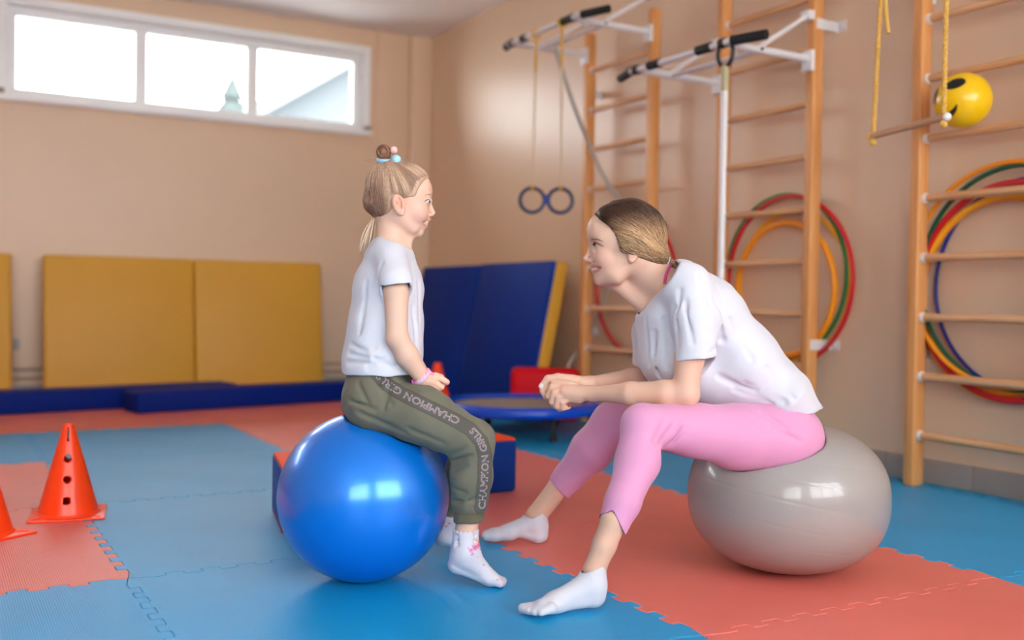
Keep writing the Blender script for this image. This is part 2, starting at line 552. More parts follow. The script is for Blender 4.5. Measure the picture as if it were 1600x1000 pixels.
# ------------------------------------------------------------------ wall bars
PX0, PX1, PT = 3.338, 3.398, 0.047
RZ = [0.2 + 0.2318 * k for k in range(9)]
def wall_bars(name, ya, yb, label):
    root = tag(empty(name, (3.368, (ya + yb) / 2, 0)), label, 'wall bars', 'wooden wall bars on the right wall')
    O = Vector((3.368, (ya + yb) / 2, 0))
    def B(lo, hi, bev=0.006): return MB().box(Vector(lo) - O, Vector(hi) - O, bev)
    for y in (ya, yb):
        B((PX0, y - PT / 2, 0), (PX1, y + PT / 2, 2.275), 0.007).build('post', M_wood, root)
    for z in RZ:
        r = MB().tube([Vector((3.372, ya + PT / 2 + 0.001, z)) - O, Vector((3.372, yb - PT / 2 - 0.001, z)) - O], 0.0165, n=14).build('rung', M_rung, root)
        for y, s in ((ya, 1), (yb, -1)):
            c = MB()
            c.lathe([(0.006, 0), (0.0205, 0.0), (0.0205, 0.012), (0.0175, 0.016), (0.006, 0.016)], n=14)
            # turn the last lathe so it sits on the side of the post
            for i in range(len(c.v) - 70, len(c.v)):
                px, py, pz = c.v[i]
                c.v[i] = (3.372 - O.x + px, (y + s * PT / 2) - O.y + s * pz, z - O.z + py)
            c.build('rung_cap', M_capw, r)
    for z in (0.53, 1.93):
        for y, s in ((ya, -1), (yb, 1)):
            k = MB()
            yy = y + s * PT / 2
            k.box(Vector((3.35, min(yy, yy + s * 0.004), z - 0.022)) - O, Vector((XR, max(yy, yy + s * 0.004), z + 0.022)) - O)
            k.box(Vector((XR - 0.004, min(yy, yy + s * 0.05), z - 0.022)) - O, Vector((XR, max(yy, yy + s * 0.05), z + 0.022)) - O)
            k.tube([Vector((XR - 0.012, yy + s * 0.03, z)) - O, Vector((XR - 0.003, yy + s * 0.03, z)) - O], 0.007, n=8)
            k.build('wall_bracket', M_whitemetal, root)
    return root, O
LAD = [(4.358, 4.966), (3.215, 3.802), (2.06, 2.660)]
lb1, _ = wall_bars('wall_bars', *LAD[0], 'pine wall bars farthest from camera, behind the seated woman\'s head')
lb2, _ = wall_bars('wall_bars', *LAD[1], 'middle pine wall bars behind the seated woman\'s back')
lb3, O3 = wall_bars('wall_bars', *LAD[2], 'nearest pine wall bars at the right edge, holding the yellow ball')
MB().box(Vector((3.405, 2.655, 0)) - O3, Vector((3.43, 2.70, 0.95)) - O3, bev=0.005).build('side_board', M_wood, lb3)

# ------------------------------------------------------------------ pull-up bars hooked on the wall bars
def pullup(name, ya, yb, z, xb, y_near, y_far, label, knots):
    root = tag(empty(name, (3.33, (ya + yb) / 2, z)), label, 'pull-up bar', 'white pull-up bars')
    O = Vector((3.33, (ya + yb) / 2, z))
    V = lambda x, y, zz: Vector((x, y, zz)) - O
    ctr = lambda y: V(xb + 0.32 * max(0.0, y - (yb + 0.045)) + 0.32 * max(0.0, (ya - 0.045) - y), y, z)
    bar = MB().tube([ctr(y) for y in (y_near, ya - 0.045, yb + 0.045, y_far)], 0.0145, n=14).build('bar', M_whitemetal, root)
    for a, b in knots:
        MB().tube([ctr(a), ctr(b)], 0.0205, n=14).build('grip', M_black, bar)
    for y in (ya, yb):
        arm = MB()
        arm.tube([V(xb, y, z), V(3.33, y, z)], 0.0165, n=12)
        arm.build('arm', M_whitemetal, root)
        k = MB()
        k.box(V(3.318, y - 0.03, z - 0.055), V(PX0 - 0.0005, y + 0.03, z + 0.035), bev=0.003)
        k.build('hook_plate', M_whitemetal, root)
        d = MB()
        d.tube([V(xb + 0.20, y, z + 0.012), V(3.318, y, z + 0.185)], 0.011, n=10)
        d.box(V(3.30, y - 0.026, z + 0.165), V(PX0 - 0.0005, y + 0.026, z + 0.205), bev=0.003)
        d.build('diagonal_brace', M_whitemetal, root)
        MB().tube([V(xb, y - 0.014, z), V(xb, y + 0.014, z)], 0.0215, n=12).build('clamp', M_darkmetal, root)
        MB().tube([V(xb + 0.2, y - 0.021, z), V(xb + 0.2, y + 0.021, z)], 0.007, n=8).build('bolt', M_darkmetal, root)
    MB().tube([V(xb + 0.2, ya, z - 0.004), V(xb + 0.2, yb, z - 0.004)], 0.011, n=10).build('cross_tube', M_whitemetal, root)
    return root
BX = 2.84
pullup('pull_up_bar', 4.358, 4.966, 2.146, BX, 4.125, 5.06, 'white pull-up bar with black grips, holding the gymnastic rings',
       ((4.12, 4.28), (4.38, 4.47), (4.81, 4.86), (5.0, 5.065)))
pullup('pull_up_bar', 3.215, 3.802, 1.778, BX, 3.02, 3.985, 'white pull-up bar with black grips, white strap clipped to it',
       ((3.015, 3.165), (3.285, 3.375), (3.63, 3.71), (3.845, 3.99)))
pullup('pull_up_bar', 2.06, 2.660, 2.146, BX, 1.86, 2.86, 'white pull-up bar above the frame\'s top edge carrying the trapeze',
       ((1.855, 1.99), (2.73, 2.865)))

# gymnastic rings
M_strap = mat('yellow_strap', (222, 168, 62), rough=0.7)
M_strapw = mat('pale_strap', (222, 196, 158), rough=0.7)
M_ring = mat('navy_ring', (44, 46, 78), rough=0.4)
RR = 0.064
for y, ro, lab in ((4.705, -0.0745, 'left gymnastic ring on a yellow strap hanging from the pull-up bar'), (4.448, 0.0745, 'right gymnastic ring on a yellow strap hanging from the pull-up bar')):
    ca, sa = math.cos(YAW), math.sin(YAW)
    cx, cy = BX + ro * ca, 4.5765 - ro * sa
    root = tag(empty('gymnastic_ring', (cx, cy, 1.236)), lab, 'gymnastic ring', 'pair of gymnastic rings')
    t = [(RR * math.cos(a) * ca, -RR * math.cos(a) * sa, RR * math.sin(a)) for a in [2 * math.pi * k / 40 for k in range(40)]]
    MB().tube(t, 0.0105, n=10, closed=True).build('ring', M_ring, root)
    top = Vector((BX - cx, y - cy, 0.905))
    low = Vector((0, 0, RR + 0.012))
    md = low + (top - low) * 0.74
    MB().tube([low, md], 0.0095, n=8, squash=0.4).build('strap', M_strapw, root)
    MB().tube([md, top - Vector((0, 0, 0.015))], 0.0115, n=8, squash=0.5).build('strap_webbing', M_strap, root)
    MB().tube([top + Vector((0.024 * math.sin(a), 0, -0.024 * math.cos(a))) for a in [k * math.pi / 6 for k in range(0, 13)]], 0.006, n=6).build('bar_loop', M_strap, root)
    MB().tube([Vector((0.017 * sa * math.sin(a), 0.017 * ca * math.sin(a), RR - 0.017 * math.cos(a))) for a in [k * math.pi / 6 for k in range(0, 13)]], 0.006, n=6).build('ring_loop', M_strap, root)
    if ro < 0:
        MB().box((RR * 0.9, -0.014, -0.022), (RR * 0.9 + 0.034, 0.014, 0.03), bev=0.006, M=Matrix.Rotation(-YAW, 4, 'Z')).build('joining_tape', mat('blue_tape', (40, 52, 140), rough=0.5), root)

# climbing rope led from the pull-up bar to the wall bars
M_rope = mat('grey_rope', (176, 166, 152), rough=0.9, bump=0.6, bscale=160)
rp = smooth_path([(3.04, 4.83, 2.125), (3.06, 4.82, 2.05), (3.14, 4.78, 1.80), (3.24, 4.74, 1.55), (3.33, 4.70, 1.36), (3.40, 4.66, 1.24), (3.425, 4.72, 1.0), (3.425, 4.90, 0.66), (3.40, 5.03, 0.45), (3.33, 5.075, 0.33), (3.30, 5.085, 0.22)])
tag(MB().tube(rp, 0.0125, n=10).build('climbing_rope', M_rope), 'grey rope slanting from the far pull-up bar to the wall bars', 'rope')

# white strap with karabiner on the second bar
CR = 1.25
root = tag(empty('hanging_strap', (BX, 3.20, 1.778)), 'white padded strap hanging by a black carabiner from the middle pull-up bar', 'strap')
t = [(0, 0.036 * CR * math.cos(a), -0.045 + 0.055 * math.sin(a)) for a in [2 * math.pi * k / 28 for k in range(28)]]
MB().tube(t, 0.0085, n=8, closed=True).build('carabiner', M_darkmetal, root)
MB().tube([(0, 0, -0.095), (0, 0, -0.2)], 0.02, n=12, squash=0.6).build('strap_loop', mat('pale_webbing', (190, 180, 140), rough=0.8), root)
MB().tube([(0, 0, -0.2), (0.0, 0.001, -0.6), (0.0, 0.003, -1.20)], 0.0165, n=16, squash=0.8).build('strap_sleeve', M_whitemetal, root)

# trapeze
M_yrope = mat('yellow_rope', (220, 172, 84), rough=0.9, bump=0.9, bscale=220)
M_trap = mat('trapeze_wood', (176, 132, 96), rough=0.5, stretch=(20, 1.5, 20), rgb2=(192, 150, 112))
root = tag(empty('trapeze', (BX, 2.30, 1.305)), 'wooden trapeze bar on two yellow ropes before the nearest wall bars', 'trapeze')
ya, yb = 2.437, 2.155
MB().tube([(0, ya - 2.30 + 0.01, -0.012), (0, yb - 2.30 - 0.01, 0.012)], 0.0115, n=14).build('trapeze_bar', M_trap, root)
for y, zz in ((ya, -0.012), (yb, 0.012)):
    yy = y - 2.30
    rpm = MB()
    for ph in (0, math.pi):
        pts = []
        n = 150
        for k in range(n + 1):
            z = zz - 0.03 + (0.858 - zz) * k / n
            a = ph + z * 2 * math.pi / 0.026
            pts.append((0.0045 * math.cos(a), yy + (0.035 if y == ya else 0.0) * min(1.0, k / n) * -1 + 0.0045 * math.sin(a), z))
        rpm.tube(pts, 0.005, n=6)
    rpm.sphere((0, yy, zz - 0.022), 0.013, n=10, m=8)
    rpm.build('rope', M_yrope, root)
    MB().sphere((0, yy + (0.012 if y == ya else -0.012), zz), 0.014, n=12, m=8).build('end_cap', M_capw if y == yb else M_yrope, root)
tail = MB().tube(smooth_path([(0.006, 0.118, 0.80), (0.008, 0.112, 0.55), (0.010, 0.100, 0.40), (0.012, 0.092, 0.335)]), 0.007, n=8)
tail.build('rope_tail', M_yrope, root)

# smiley ball wedged on the wall bars
root = tag(empty('toy_ball', (3.285, 2.412, 1.462)), 'yellow ball with a black smiley face resting on the nearest wall bars', 'ball')
RB = 0.100
MB().sphere((0, 0, 0), RB, n=48, m=32).build('ball_shell', mat('yellow_ball_plastic', (248, 196, 10), rough=0.25), root)
def on_ball(lon, lat, r):
    return (r * math.cos(lat) * math.cos(lon), r * math.cos(lat) * math.sin(lon), r * math.sin(lat))
_c = (Vector((0, 0, CAM_H)) - Vector((3.285, 2.412, 1.462))).normalized()
_r = Vector((0, 0, 1)).cross(_c).normalized()
_u = _c.cross(_r)
def face_dir(x, y):
    q = math.sqrt(max(0.0, 1 - x * x - y * y))
    return (_r * x + _u * y + _c * q).normalized()
M_ink = mat('black_print', (14, 12, 10), rough=0.4)
def patch(d, ax, ra, rb, n=28, rings=5):
    """ellipse printed on the ball around direction d; ax = tangent hint for the long side"""
    a = (ax - d * ax.dot(d)).normalized()
    b = d.cross(a)
    vs = [d * (RB + 0.0006)]
    for i in range(1, rings + 1):
        for k in range(n):
            t = 2 * math.pi * k / n
            q = (d + a * ra * i / rings * math.cos(t) + b * rb * i / rings * math.sin(t)).normalized()
            vs.append(q * (RB + 0.0006))
    fs = [(0, 1 + k, 1 + (k + 1) % n) for k in range(n)]
    for i in range(rings - 1):
        for k in range(n):
            l = (k + 1) % n
            fs.append((1 + i * n + k, 1 + (i + 1) * n + k, 1 + (i + 1) * n + l, 1 + i * n + l))
    return MB().add(vs, fs)
patch(face_dir(-0.27, 0.63), _r * 0.97 + _u * 0.12, 0.37, 0.24).build('printed_eye', M_ink, root)
patch(face_dir(-0.95, 0.22), _u * 0.9 + _r * 0.3, 0.34, 0.22).build('printed_eye', M_ink, root)
mp = [(-0.20, -0.12), (-0.25, -0.27), (-0.36, -0.42), (-0.50, -0.52), (-0.66, -0.58), (-0.80, -0.57)]
vs, fs = [], []
sm = smooth_path([face_dir(*q) for q in mp], 6)
for i, q in enumerate(sm):
    q = q.normalized()
    tg = (sm[min(i + 1, len(sm) - 1)] - sm[max(i - 1, 0)]).normalized()
    sd = q.cross(tg).normalized()
    wd = 0.012 + 0.085 * math.sin(math.pi * i / (len(sm) - 1))
    vs += [(q + sd * wd).normalized() * (RB + 0.0006), q * (RB + 0.0007), (q - sd * wd).normalized() * (RB + 0.0006)]
    if i:
        b0 = (i - 1) * 3
        fs += [(b0, b0 + 1, b0 + 4, b0 + 3), (b0 + 1, b0 + 2, b0 + 5, b0 + 4)]
MB().add(vs, fs).build('printed_smile', M_ink, root)

# ------------------------------------------------------------------ hula hoops behind the wall bars
HC = {'red': (206, 22, 36), 'green': (10, 128, 62), 'dkgreen': (12, 84, 52), 'orange': (246, 152, 22), 'blue': (28, 34, 130), 'yellow': (250, 182, 30)}
hoop_mat = {k: mat('hoop_' + k, v, rough=0.3) for k, v in HC.items()}
def hoop(x, y, z, r, c, label, grp, tr=0.0085):
    pts = [(0, r * math.cos(2 * math.pi * k / 72), r * math.sin(2 * math.pi * k / 72) + r) for k in range(72)]
    o = MB().tube(pts, tr, n=10, closed=True).build('hula_hoop', hoop_mat[c], loc=(x, y, z - r))
    return tag(o, label, 'hula hoop', grp)
g = 'hula hoops behind the farthest wall bars'
hoop(3.425, 4.57, 0.80, 0.372, 'red', 'red hula hoop behind the farthest wall bars', g, 0.0115)
hoop(3.452, 4.605, 0.787, 0.374, 'green', 'green hula hoop behind the farthest wall bars', g)
g = 'hula hoops behind the middle wall bars'
hoop(3.416, 3.405, 0.815, 0.385, 'red', 'red hula hoop, outermost behind the middle wall bars', g, 0.0105)
hoop(3.440, 3.455, 0.835, 0.378, 'green', 'green hula hoop behind the middle wall bars', g)
hoop(3.418, 3.425, 0.775, 0.305, 'orange', 'thick orange hula hoop, smallest behind the middle wall bars', g, 0.0145)
hoop(3.462, 3.42, 0.79, 0.345, 'yellow', 'amber hula hoop between the red and orange hoops of the middle wall bars', g, 0.0105)
g = 'hula hoops behind the nearest wall bars'
hoop(3.410, 2.305, 0.825, 0.412, 'orange', 'outermost orange hula hoop behind the nearest wall bars', g, 0.0095)
hoop(3.420, 2.275, 0.815, 0.408, 'dkgreen', 'dark green hula hoop behind the nearest wall bars', g, 0.0095)
hoop(3.469, 2.255, 0.785, 0.395, 'blue', 'upper navy hula hoop behind the nearest wall bars', g, 0.007)
hoop(3.4305, 2.300, 0.765, 0.398, 'red', 'red hula hoop behind the nearest wall bars', g, 0.0125)
hoop(3.460, 2.310, 0.748, 0.388, 'blue', 'lower navy hula hoop under the red one, nearest wall bars', g, 0.008)
hoop(3.441, 2.325, 0.742, 0.378, 'yellow', 'amber hula hoop, lowest of the nearest wall bars', g, 0.0105)
hoop(3.4515, 2.335, 0.748, 0.362, 'orange', 'innermost orange hula hoop behind the nearest wall bars', g, 0.0095)

# ------------------------------------------------------------------ gym mats
def gym_mat(label, loc, rz, lean, panels, thick, hgt, m, side=None):
    root = tag(empty('gym_mat', loc), label, 'gym mat')
    root.rotation_euler = (lean, 0, rz)
    x = 0.0
    for wd in panels:
        p = MB().box((x + 0.002, 0, 0), (x + wd - 0.002, thick, hgt), bev=0.018)
        o = p.build('mat_panel', m, root)
        if side:
            MB().box((x + wd - 0.004, 0.012, 0.004), (x + wd + 0.005, thick - 0.004, hgt - 0.004), bev=0.004).build('mat_edge', side, o)
            MB().box((x + 0.02, thick - 0.006, 0.01), (x + wd - 0.01, thick + 0.004, hgt + 0.002), bev=0.004).build('mat_back', side, o)
        x += wd
    return root
lean = -math.atan2(0.12, 1.0)
gym_mat('yellow folding mat of two panels leaning below the window', (0.655, 7.12, 0.0), 0, lean, (0.955, 0.925), 0.08, 0.965, M_ymat)
gym_mat('yellow mat cut off by the left edge, leaning on the wall', (-1.42, 7.12, 0.0), 0, lean, (0.95, 0.945), 0.08, 0.965, M_ymat)
# navy folding mat with yellow edge on the right wall, near the corner
root = tag(empty('gym_mat', (3.10, 7.06, 0.0)), 'navy and yellow folding mat leaning in the corner behind the girl', 'gym mat')
root.rotation_euler = (-math.atan2(0.19, 0.95), 0, -math.pi / 2)
for k, (a, b) in enumerate(((0.0, 0.93), (0.93, 1.86))):
    o = MB().box((a + 0.002, 0.0, 0), (b - 0.002, 0.03, 0.97 if k else 0.965), bev=0.012).build('mat_panel', M_bmat, root)
    MB().box((a + 0.002, 0.022, 0), (b - 0.002, 0.115, 0.975 if k else 0.968), bev=0.016).build('mat_back', M_ymat, o)
# long navy beams on the floor before the wall
def beam(label, loc, rz, L, D, H, m):
    o = MB().box((0, 0, 0), (L, D, H), bev=0.016).build('floor_mat', m)
    o.location = loc
    o.rotation_euler = (0, 0, rz)
    return tag(o, label, 'floor mat', 'long navy floor mats')
beam('long navy floor mat at the left, farther one along the wall', (-1.1, 6.26, 0), math.radians(9), 2.93, 0.28, 0.125, M_navy)
beam('navy floor mat in front of the other, ending left under the yellow mats', (1.08, 6.27, 0), math.radians(11), 2.15, 0.24, 0.125, M_navy)

# heating pipes, socket
for z in (0.14, 0.2):
    tag(MB().tube([(XL + 0.02, YB - 0.03, z), (3.0, YB - 0.03, z)], 0.011, n=10).build('heating_pipe', mat('beige_pipe', (176, 152, 134), rough=0.5)),
        'thin %s heating pipe along the back wall by the yellow mats' % ('lower' if z < .17 else 'upper'), 'pipe', 'heating pipes')
tag(MB().box((0.492, YB - 0.022, 0.33), (0.535, YB, 0.40), bev=0.004).build('wall_socket', mat('grey_socket', (170, 166, 162), rough=0.4)), 'small grey socket on the wall between the yellow mats', 'socket')

# ------------------------------------------------------------------ traffic cones
def cone(loc, rz, s, label):
    root = tag(empty('traffic_cone', loc, rz), label, 'cone', 'orange traffic cones')
    root.scale = (s, s, s)
    H, R0, R1 = 0.29, 0.0915, 0.0155
    n, m = 96, 150
    holes = [(0.058, 0.0115), (0.122, 0.0115), (0.186, 0.0125)]
    verts, idx = [], {}
    prof = [(R0 + (R1 - R0) * (i / m), 0.012 + (H - 0.012) * i / m) for i in range(m + 1)]
    faces = []
    for i, (r, z) in enumerate(prof):
        for k in range(n):
            a = 2 * math.pi * k / n
            verts.append((r * math.cos(a), r * math.sin(a), z))
    for i in range(m):
        r, z = (prof[i][0] + prof[i + 1][0]) / 2, (prof[i][1] + prof[i + 1][1]) / 2
        for k in range(n):
            a = 2 * math.pi * (k + 0.5) / n
            cut = False
            for q in range(2):
                da = (a - (q * math.pi) + math.pi) % (2 * math.pi) - math.pi
                x = da * r
                for hz, hr in holes:
                    if x * x + (z - hz) ** 2 < hr * hr: cut = True
                if abs(x) < 0.0030 and z > 0.238 and z < 0.282: cut = True
            if cut: continue
            l = (k + 1) % n
            faces.append((i * n + k, i * n + l, (i + 1) * n + l, (i + 1) * n + k))
    mb = MB().add(verts, faces)
    body = mb.build('cone_body', M_cone, root, smooth=60)
    sol = body.modifiers.new('wall', 'SOLIDIFY')
    sol.thickness = 0.0025
    b = MB()
    b.box((-0.112, -0.112, 0.0), (0.112, 0.112, 0.007), bev=0.003)
    b.lathe([(0.094, 0.0065), (0.0985, 0.0065), (0.0925, 0.014), (0.0895, 0.014), (0.094, 0.0065)], n=64, cap=False)
    for k in range(4):
        a = math.pi / 4 + k * math.pi / 2
        Mx = Matrix.Rotation(a, 4, 'Z')
        b.box((0.09, -0.003, 0.006), (0.135, 0.003, 0.010), M=Mx)
    b.build('cone_base', M_cone, root)
    return root
cone((0.395, 3.50, 0), math.radians(-100), 1.0, 'orange cone with round holes standing left on the tiles')
cone((0.133, 3.305, 0), math.radians(-60), 1.0, 'orange cone cut off by the left edge of the picture')
cone((2.49, 5.14, 0), math.radians(-90), 1.2, 'orange cone before the navy mat, just beyond the girl\'s hand')

# ------------------------------------------------------------------ trampoline
tc_ = (2.74, 4.66)
root = tag(empty('trampoline', (tc_[0], tc_[1], 0)), 'round mini trampoline with blue padded rim and short black legs', 'trampoline')
R = 0.425
pad = MB()
pad.lathe([(R - 0.075, 0.158), (R - 0.06, 0.170), (R - 0.02, 0.174), (R + 0.008, 0.166), (R + 0.016, 0.150), (R + 0.014, 0.125), (R + 0.006, 0.118), (R - 0.02, 0.122), (R - 0.07, 0.150), (R - 0.075, 0.158)], n=72, cap=False)
pad.build('rim_pad', mat('blue_trampoline_pad', (8, 74, 200), rough=0.25, bump=0.5, bscale=12), root, smooth=60)
MB().lathe([(0.001, 0.149), (R - 0.07, 0.151), (R - 0.07, 0.147), (0.001, 0.145)], n=64, cap=False).build('jumping_bed', mat('brown_grey_mesh', (150, 138, 124), rough=0.6), root)
fr = [(R * math.cos(2 * math.pi * k / 48) * 0.985, R * math.sin(2 * math.pi * k / 48) * 0.985, 0.132) for k in range(48)]
MB().tube(fr, 0.012, n=8, closed=True).build('frame_ring', M_darkmetal, root)
for k in range(6):
    a = math.radians(-93 + 60 * k)
    lg = MB().tube([(0.38 * math.cos(a), 0.38 * math.sin(a), 0.135), (0.38 * math.cos(a), 0.38 * math.sin(a), 0.02)], 0.0125, n=10)
    o = lg.build('leg', M_darkmetal, root)
    MB().lathe([(0.004, 0.0), (0.02, 0.0), (0.02, 0.02), (0.014, 0.032), (0.004, 0.032)], n=12, c=(0.38 * math.cos(a), 0.38 * math.sin(a), 0)).build('rubber_foot', M_black, o)

# ------------------------------------------------------------------ soft blocks
def soft_block(name, label, loc, rz, L, D, H, m, top=None, bottom=None, grp=None):
    root = tag(empty(name, loc, rz), label, 'soft block', grp)
    MB().box((0, 0, 0.004 if bottom else 0), (L, D, H - (0.006 if top else 0)), bev=0.014 if top else 0.035).build('cover', m, root)
    if top: MB().box((0.004, 0.004, H - 0.016), (L - 0.004, D - 0.004, H), bev=0.007).build('top_panel', top, root)
    if bottom: MB().box((0.002, 0.002, 0.0), (L - 0.002, D - 0.002, 0.014), bev=0.004).build('bottom_panel', bottom, root)
    return root
gb = 'blue soft play blocks with orange tops'
soft_block('soft_block', 'blue soft block with orange top, left behind the blue ball', (0.917, 2.945, 0), math.radians(-12), 0.33, 0.33, 0.198, M_bluev, M_orangev, M_redv, gb)
soft_block('soft_block', 'blue soft block with orange top, right behind the girl\'s knee', (1.565, 3.225, 0), math.radians(-1), 0.325, 0.30, 0.2, M_bluev, M_orangev, None, gb)
o = soft_block('soft_block', 'red soft block standing behind the trampoline by the navy mat', (2.945, 5.105, 0), math.radians(-30), 0.40, 0.16, 0.31, M_redv)

# ------------------------------------------------------------------ exercise balls
M_bball = mat('pearl_blue_rubber', (0, 122, 226), rough=0.30, spec=0.6, coat=0.5, metal=0.35)
M_bball.node_tree.nodes['Principled BSDF'].inputs['Coat Roughness'].default_value = 0.13
M_gball = mat('grey_rubber', (156, 150, 146), rough=0.34, spec=0.5, coat=0.45)
M_gball.node_tree.nodes['Principled BSDF'].inputs['Coat Roughness'].default_value = 0.04
def gym_ball(name, label, c, rx, rz, m, grooves, tilt, boxy=1.0, n=160, k=110):
    if grooves: n, k = 220, 320
    vs, fs = [], []
    ax = Vector((math.sin(tilt[0]), math.sin(tilt[1]), 1)).normalized()
    for i in range(1, k):
        a = -math.pi / 2 + math.pi * i / k
        for j in range(n):
            t = 2 * math.pi * j / n
            d = Vector((math.cos(a) * math.cos(t), math.cos(a) * math.sin(t), math.sin(a)))
            lat = math.degrees(math.asin(max(-1, min(1, d.dot(ax)))))
            g = sum(math.exp(-((lat - q) / 0.7) ** 2) for q in grooves)
            s = 1 - 0.0013 * g
            sz = rz
            ce = abs(math.cos(a)) ** (boxy - 1) if abs(math.cos(a)) > 1e-6 else 0.0
            p = Vector((d.x * ce * rx * s, d.y * ce * rx * s, math.copysign(abs(d.z) ** boxy, d.z) * sz * s))
            # flattened where it rests on the floor
            vs.append((p.x, p.y, max(p.z, -rz * 0.992)))
    vs = [(0, 0, -rz * 0.992)] + vs + [(0, 0, rz)]
    fs += [(0, 1 + (j + 1) % n, 1 + j) for j in range(n)]
    for i in range(k - 2):
        for j in range(n):
            l = (j + 1) % n
            fs.append((1 + i * n + j, 1 + i * n + l, 1 + (i + 1) * n + l, 1 + (i + 1) * n + j))
    L = len(vs) - 1
    fs += [(L, 1 + (k - 2) * n + j, 1 + (k - 2) * n + (j + 1) % n) for j in range(n)]
    o = MB().add([(x, y, z + rz * 0.992) for x, y, z in vs], fs).build(name, m, smooth=80)
    o.location = (c[0], c[1], 0)
    return tag(o, label, 'exercise ball')
ball_b = gym_ball('exercise_ball', 'shiny blue exercise ball under the girl', (0.953, 2.380), 0.2135, 0.2105, M_bball, (), (0, 0))
ball_g = gym_ball('exercise_ball', 'grey exercise ball squashed under the woman', (2.000, 1.975), 0.263, 0.197, M_gball, (-58, -48, -36, -24, -10, 4, 18, 34, 50), (math.radians(10), math.radians(-6)), 0.86)
# ------------------------------------------------------------------ implicit-surface modelling for the two people
_Rt0, _Up0, _Fw0 = cam_axes(0.0)
def ray0(px, py):
    return _Fw0 + _Rt0 * ((px - 800.0) / FPX) + _Up0 * ((500.0 - py) / FPX)
def W(px, py, d):
    """photo pixel at depth d -> person frame (x right, y away, z up; origin under the camera)"""
    return np.array([0, 0, CAM_H]) + ray0(px, py) * d
def proj0(P):
    v = np.asarray(P, float) - np.array([0, 0, CAM_H])
    dz = v @ _Fw0
    return np.stack([800 + FPX * (v @ _Rt0) / dz, 500 - FPX * (v @ _Up0) / dz], -1)

def smin(a, b, k):
    if k <= 0: return np.minimum(a, b)
    h = np.maximum(k - np.abs(a - b), 0.0) / k
    return np.minimum(a, b) - h * h * (k * 0.25)
def smax(a, b, k):
    return -smin(-a, -b, k)

class Cap:
    """tapered capsule, stretched by `lat` across the picture plane"""
    def __init__(s, a, b, ra, rb, lat=1.0):
        s.a, s.b, s.ra, s.rb, s.lat = np.array(a, float), np.array(b, float), ra, rb, lat
    def box(s):
        r = max(s.ra, s.rb)
        e = np.array([r, r * max(1, s.lat), r])
        return np.minimum(s.a, s.b) - e, np.maximum(s.a, s.b) + e
    def __call__(s, P):
        a, ab = s.a, s.b - s.a
        x, y, z = P[..., 0] - a[0], P[..., 1] - a[1], P[..., 2] - a[2]
        if P.dtype == np.float32: ab = [np.float32(q) for q in ab]
        t = np.clip((x * ab[0] + y * ab[1] + z * ab[2]) * (1.0 / max(float(np.dot(ab, ab)), 1e-12)), 0, 1)
        x, y, z = x - t * ab[0], y - t * ab[1], z - t * ab[2]
        if s.lat != 1.0: y = y * (1.0 / s.lat)
        return np.sqrt(x * x + y * y + z * z) - (s.ra + (s.rb - s.ra) * t)
class Ell:
    """ellipsoid: centre, radii, 3x3 axes (rows)"""
    def __init__(s, c, r, ax=None):
        s.c, s.r, s.ax = np.array(c, float), np.array(r, float), (np.eye(3) if ax is None else np.array(ax, float))
    def box(s):
        e = np.sqrt(((s.ax * s.r[:, None]) ** 2).sum(0))
        return s.c - e, s.c + e
    def __call__(s, P):
        Q = (P - s.c) @ s.ax.T
        k0 = np.sqrt(((Q / s.r) ** 2).sum(-1))
        k1 = np.sqrt(((Q / (s.r * s.r)) ** 2).sum(-1)) + 1e-9
        return k0 * (k0 - 1.0) / k1
class Plane:
    """half space removed on the side the normal points to"""
    def __init__(s, p, n):
        s.p, s.n = np.array(p, float), np.array(n, float) / np.linalg.norm(n)
    def box(s): return None
    def __call__(s, P):
        return (P - s.p) @ s.n

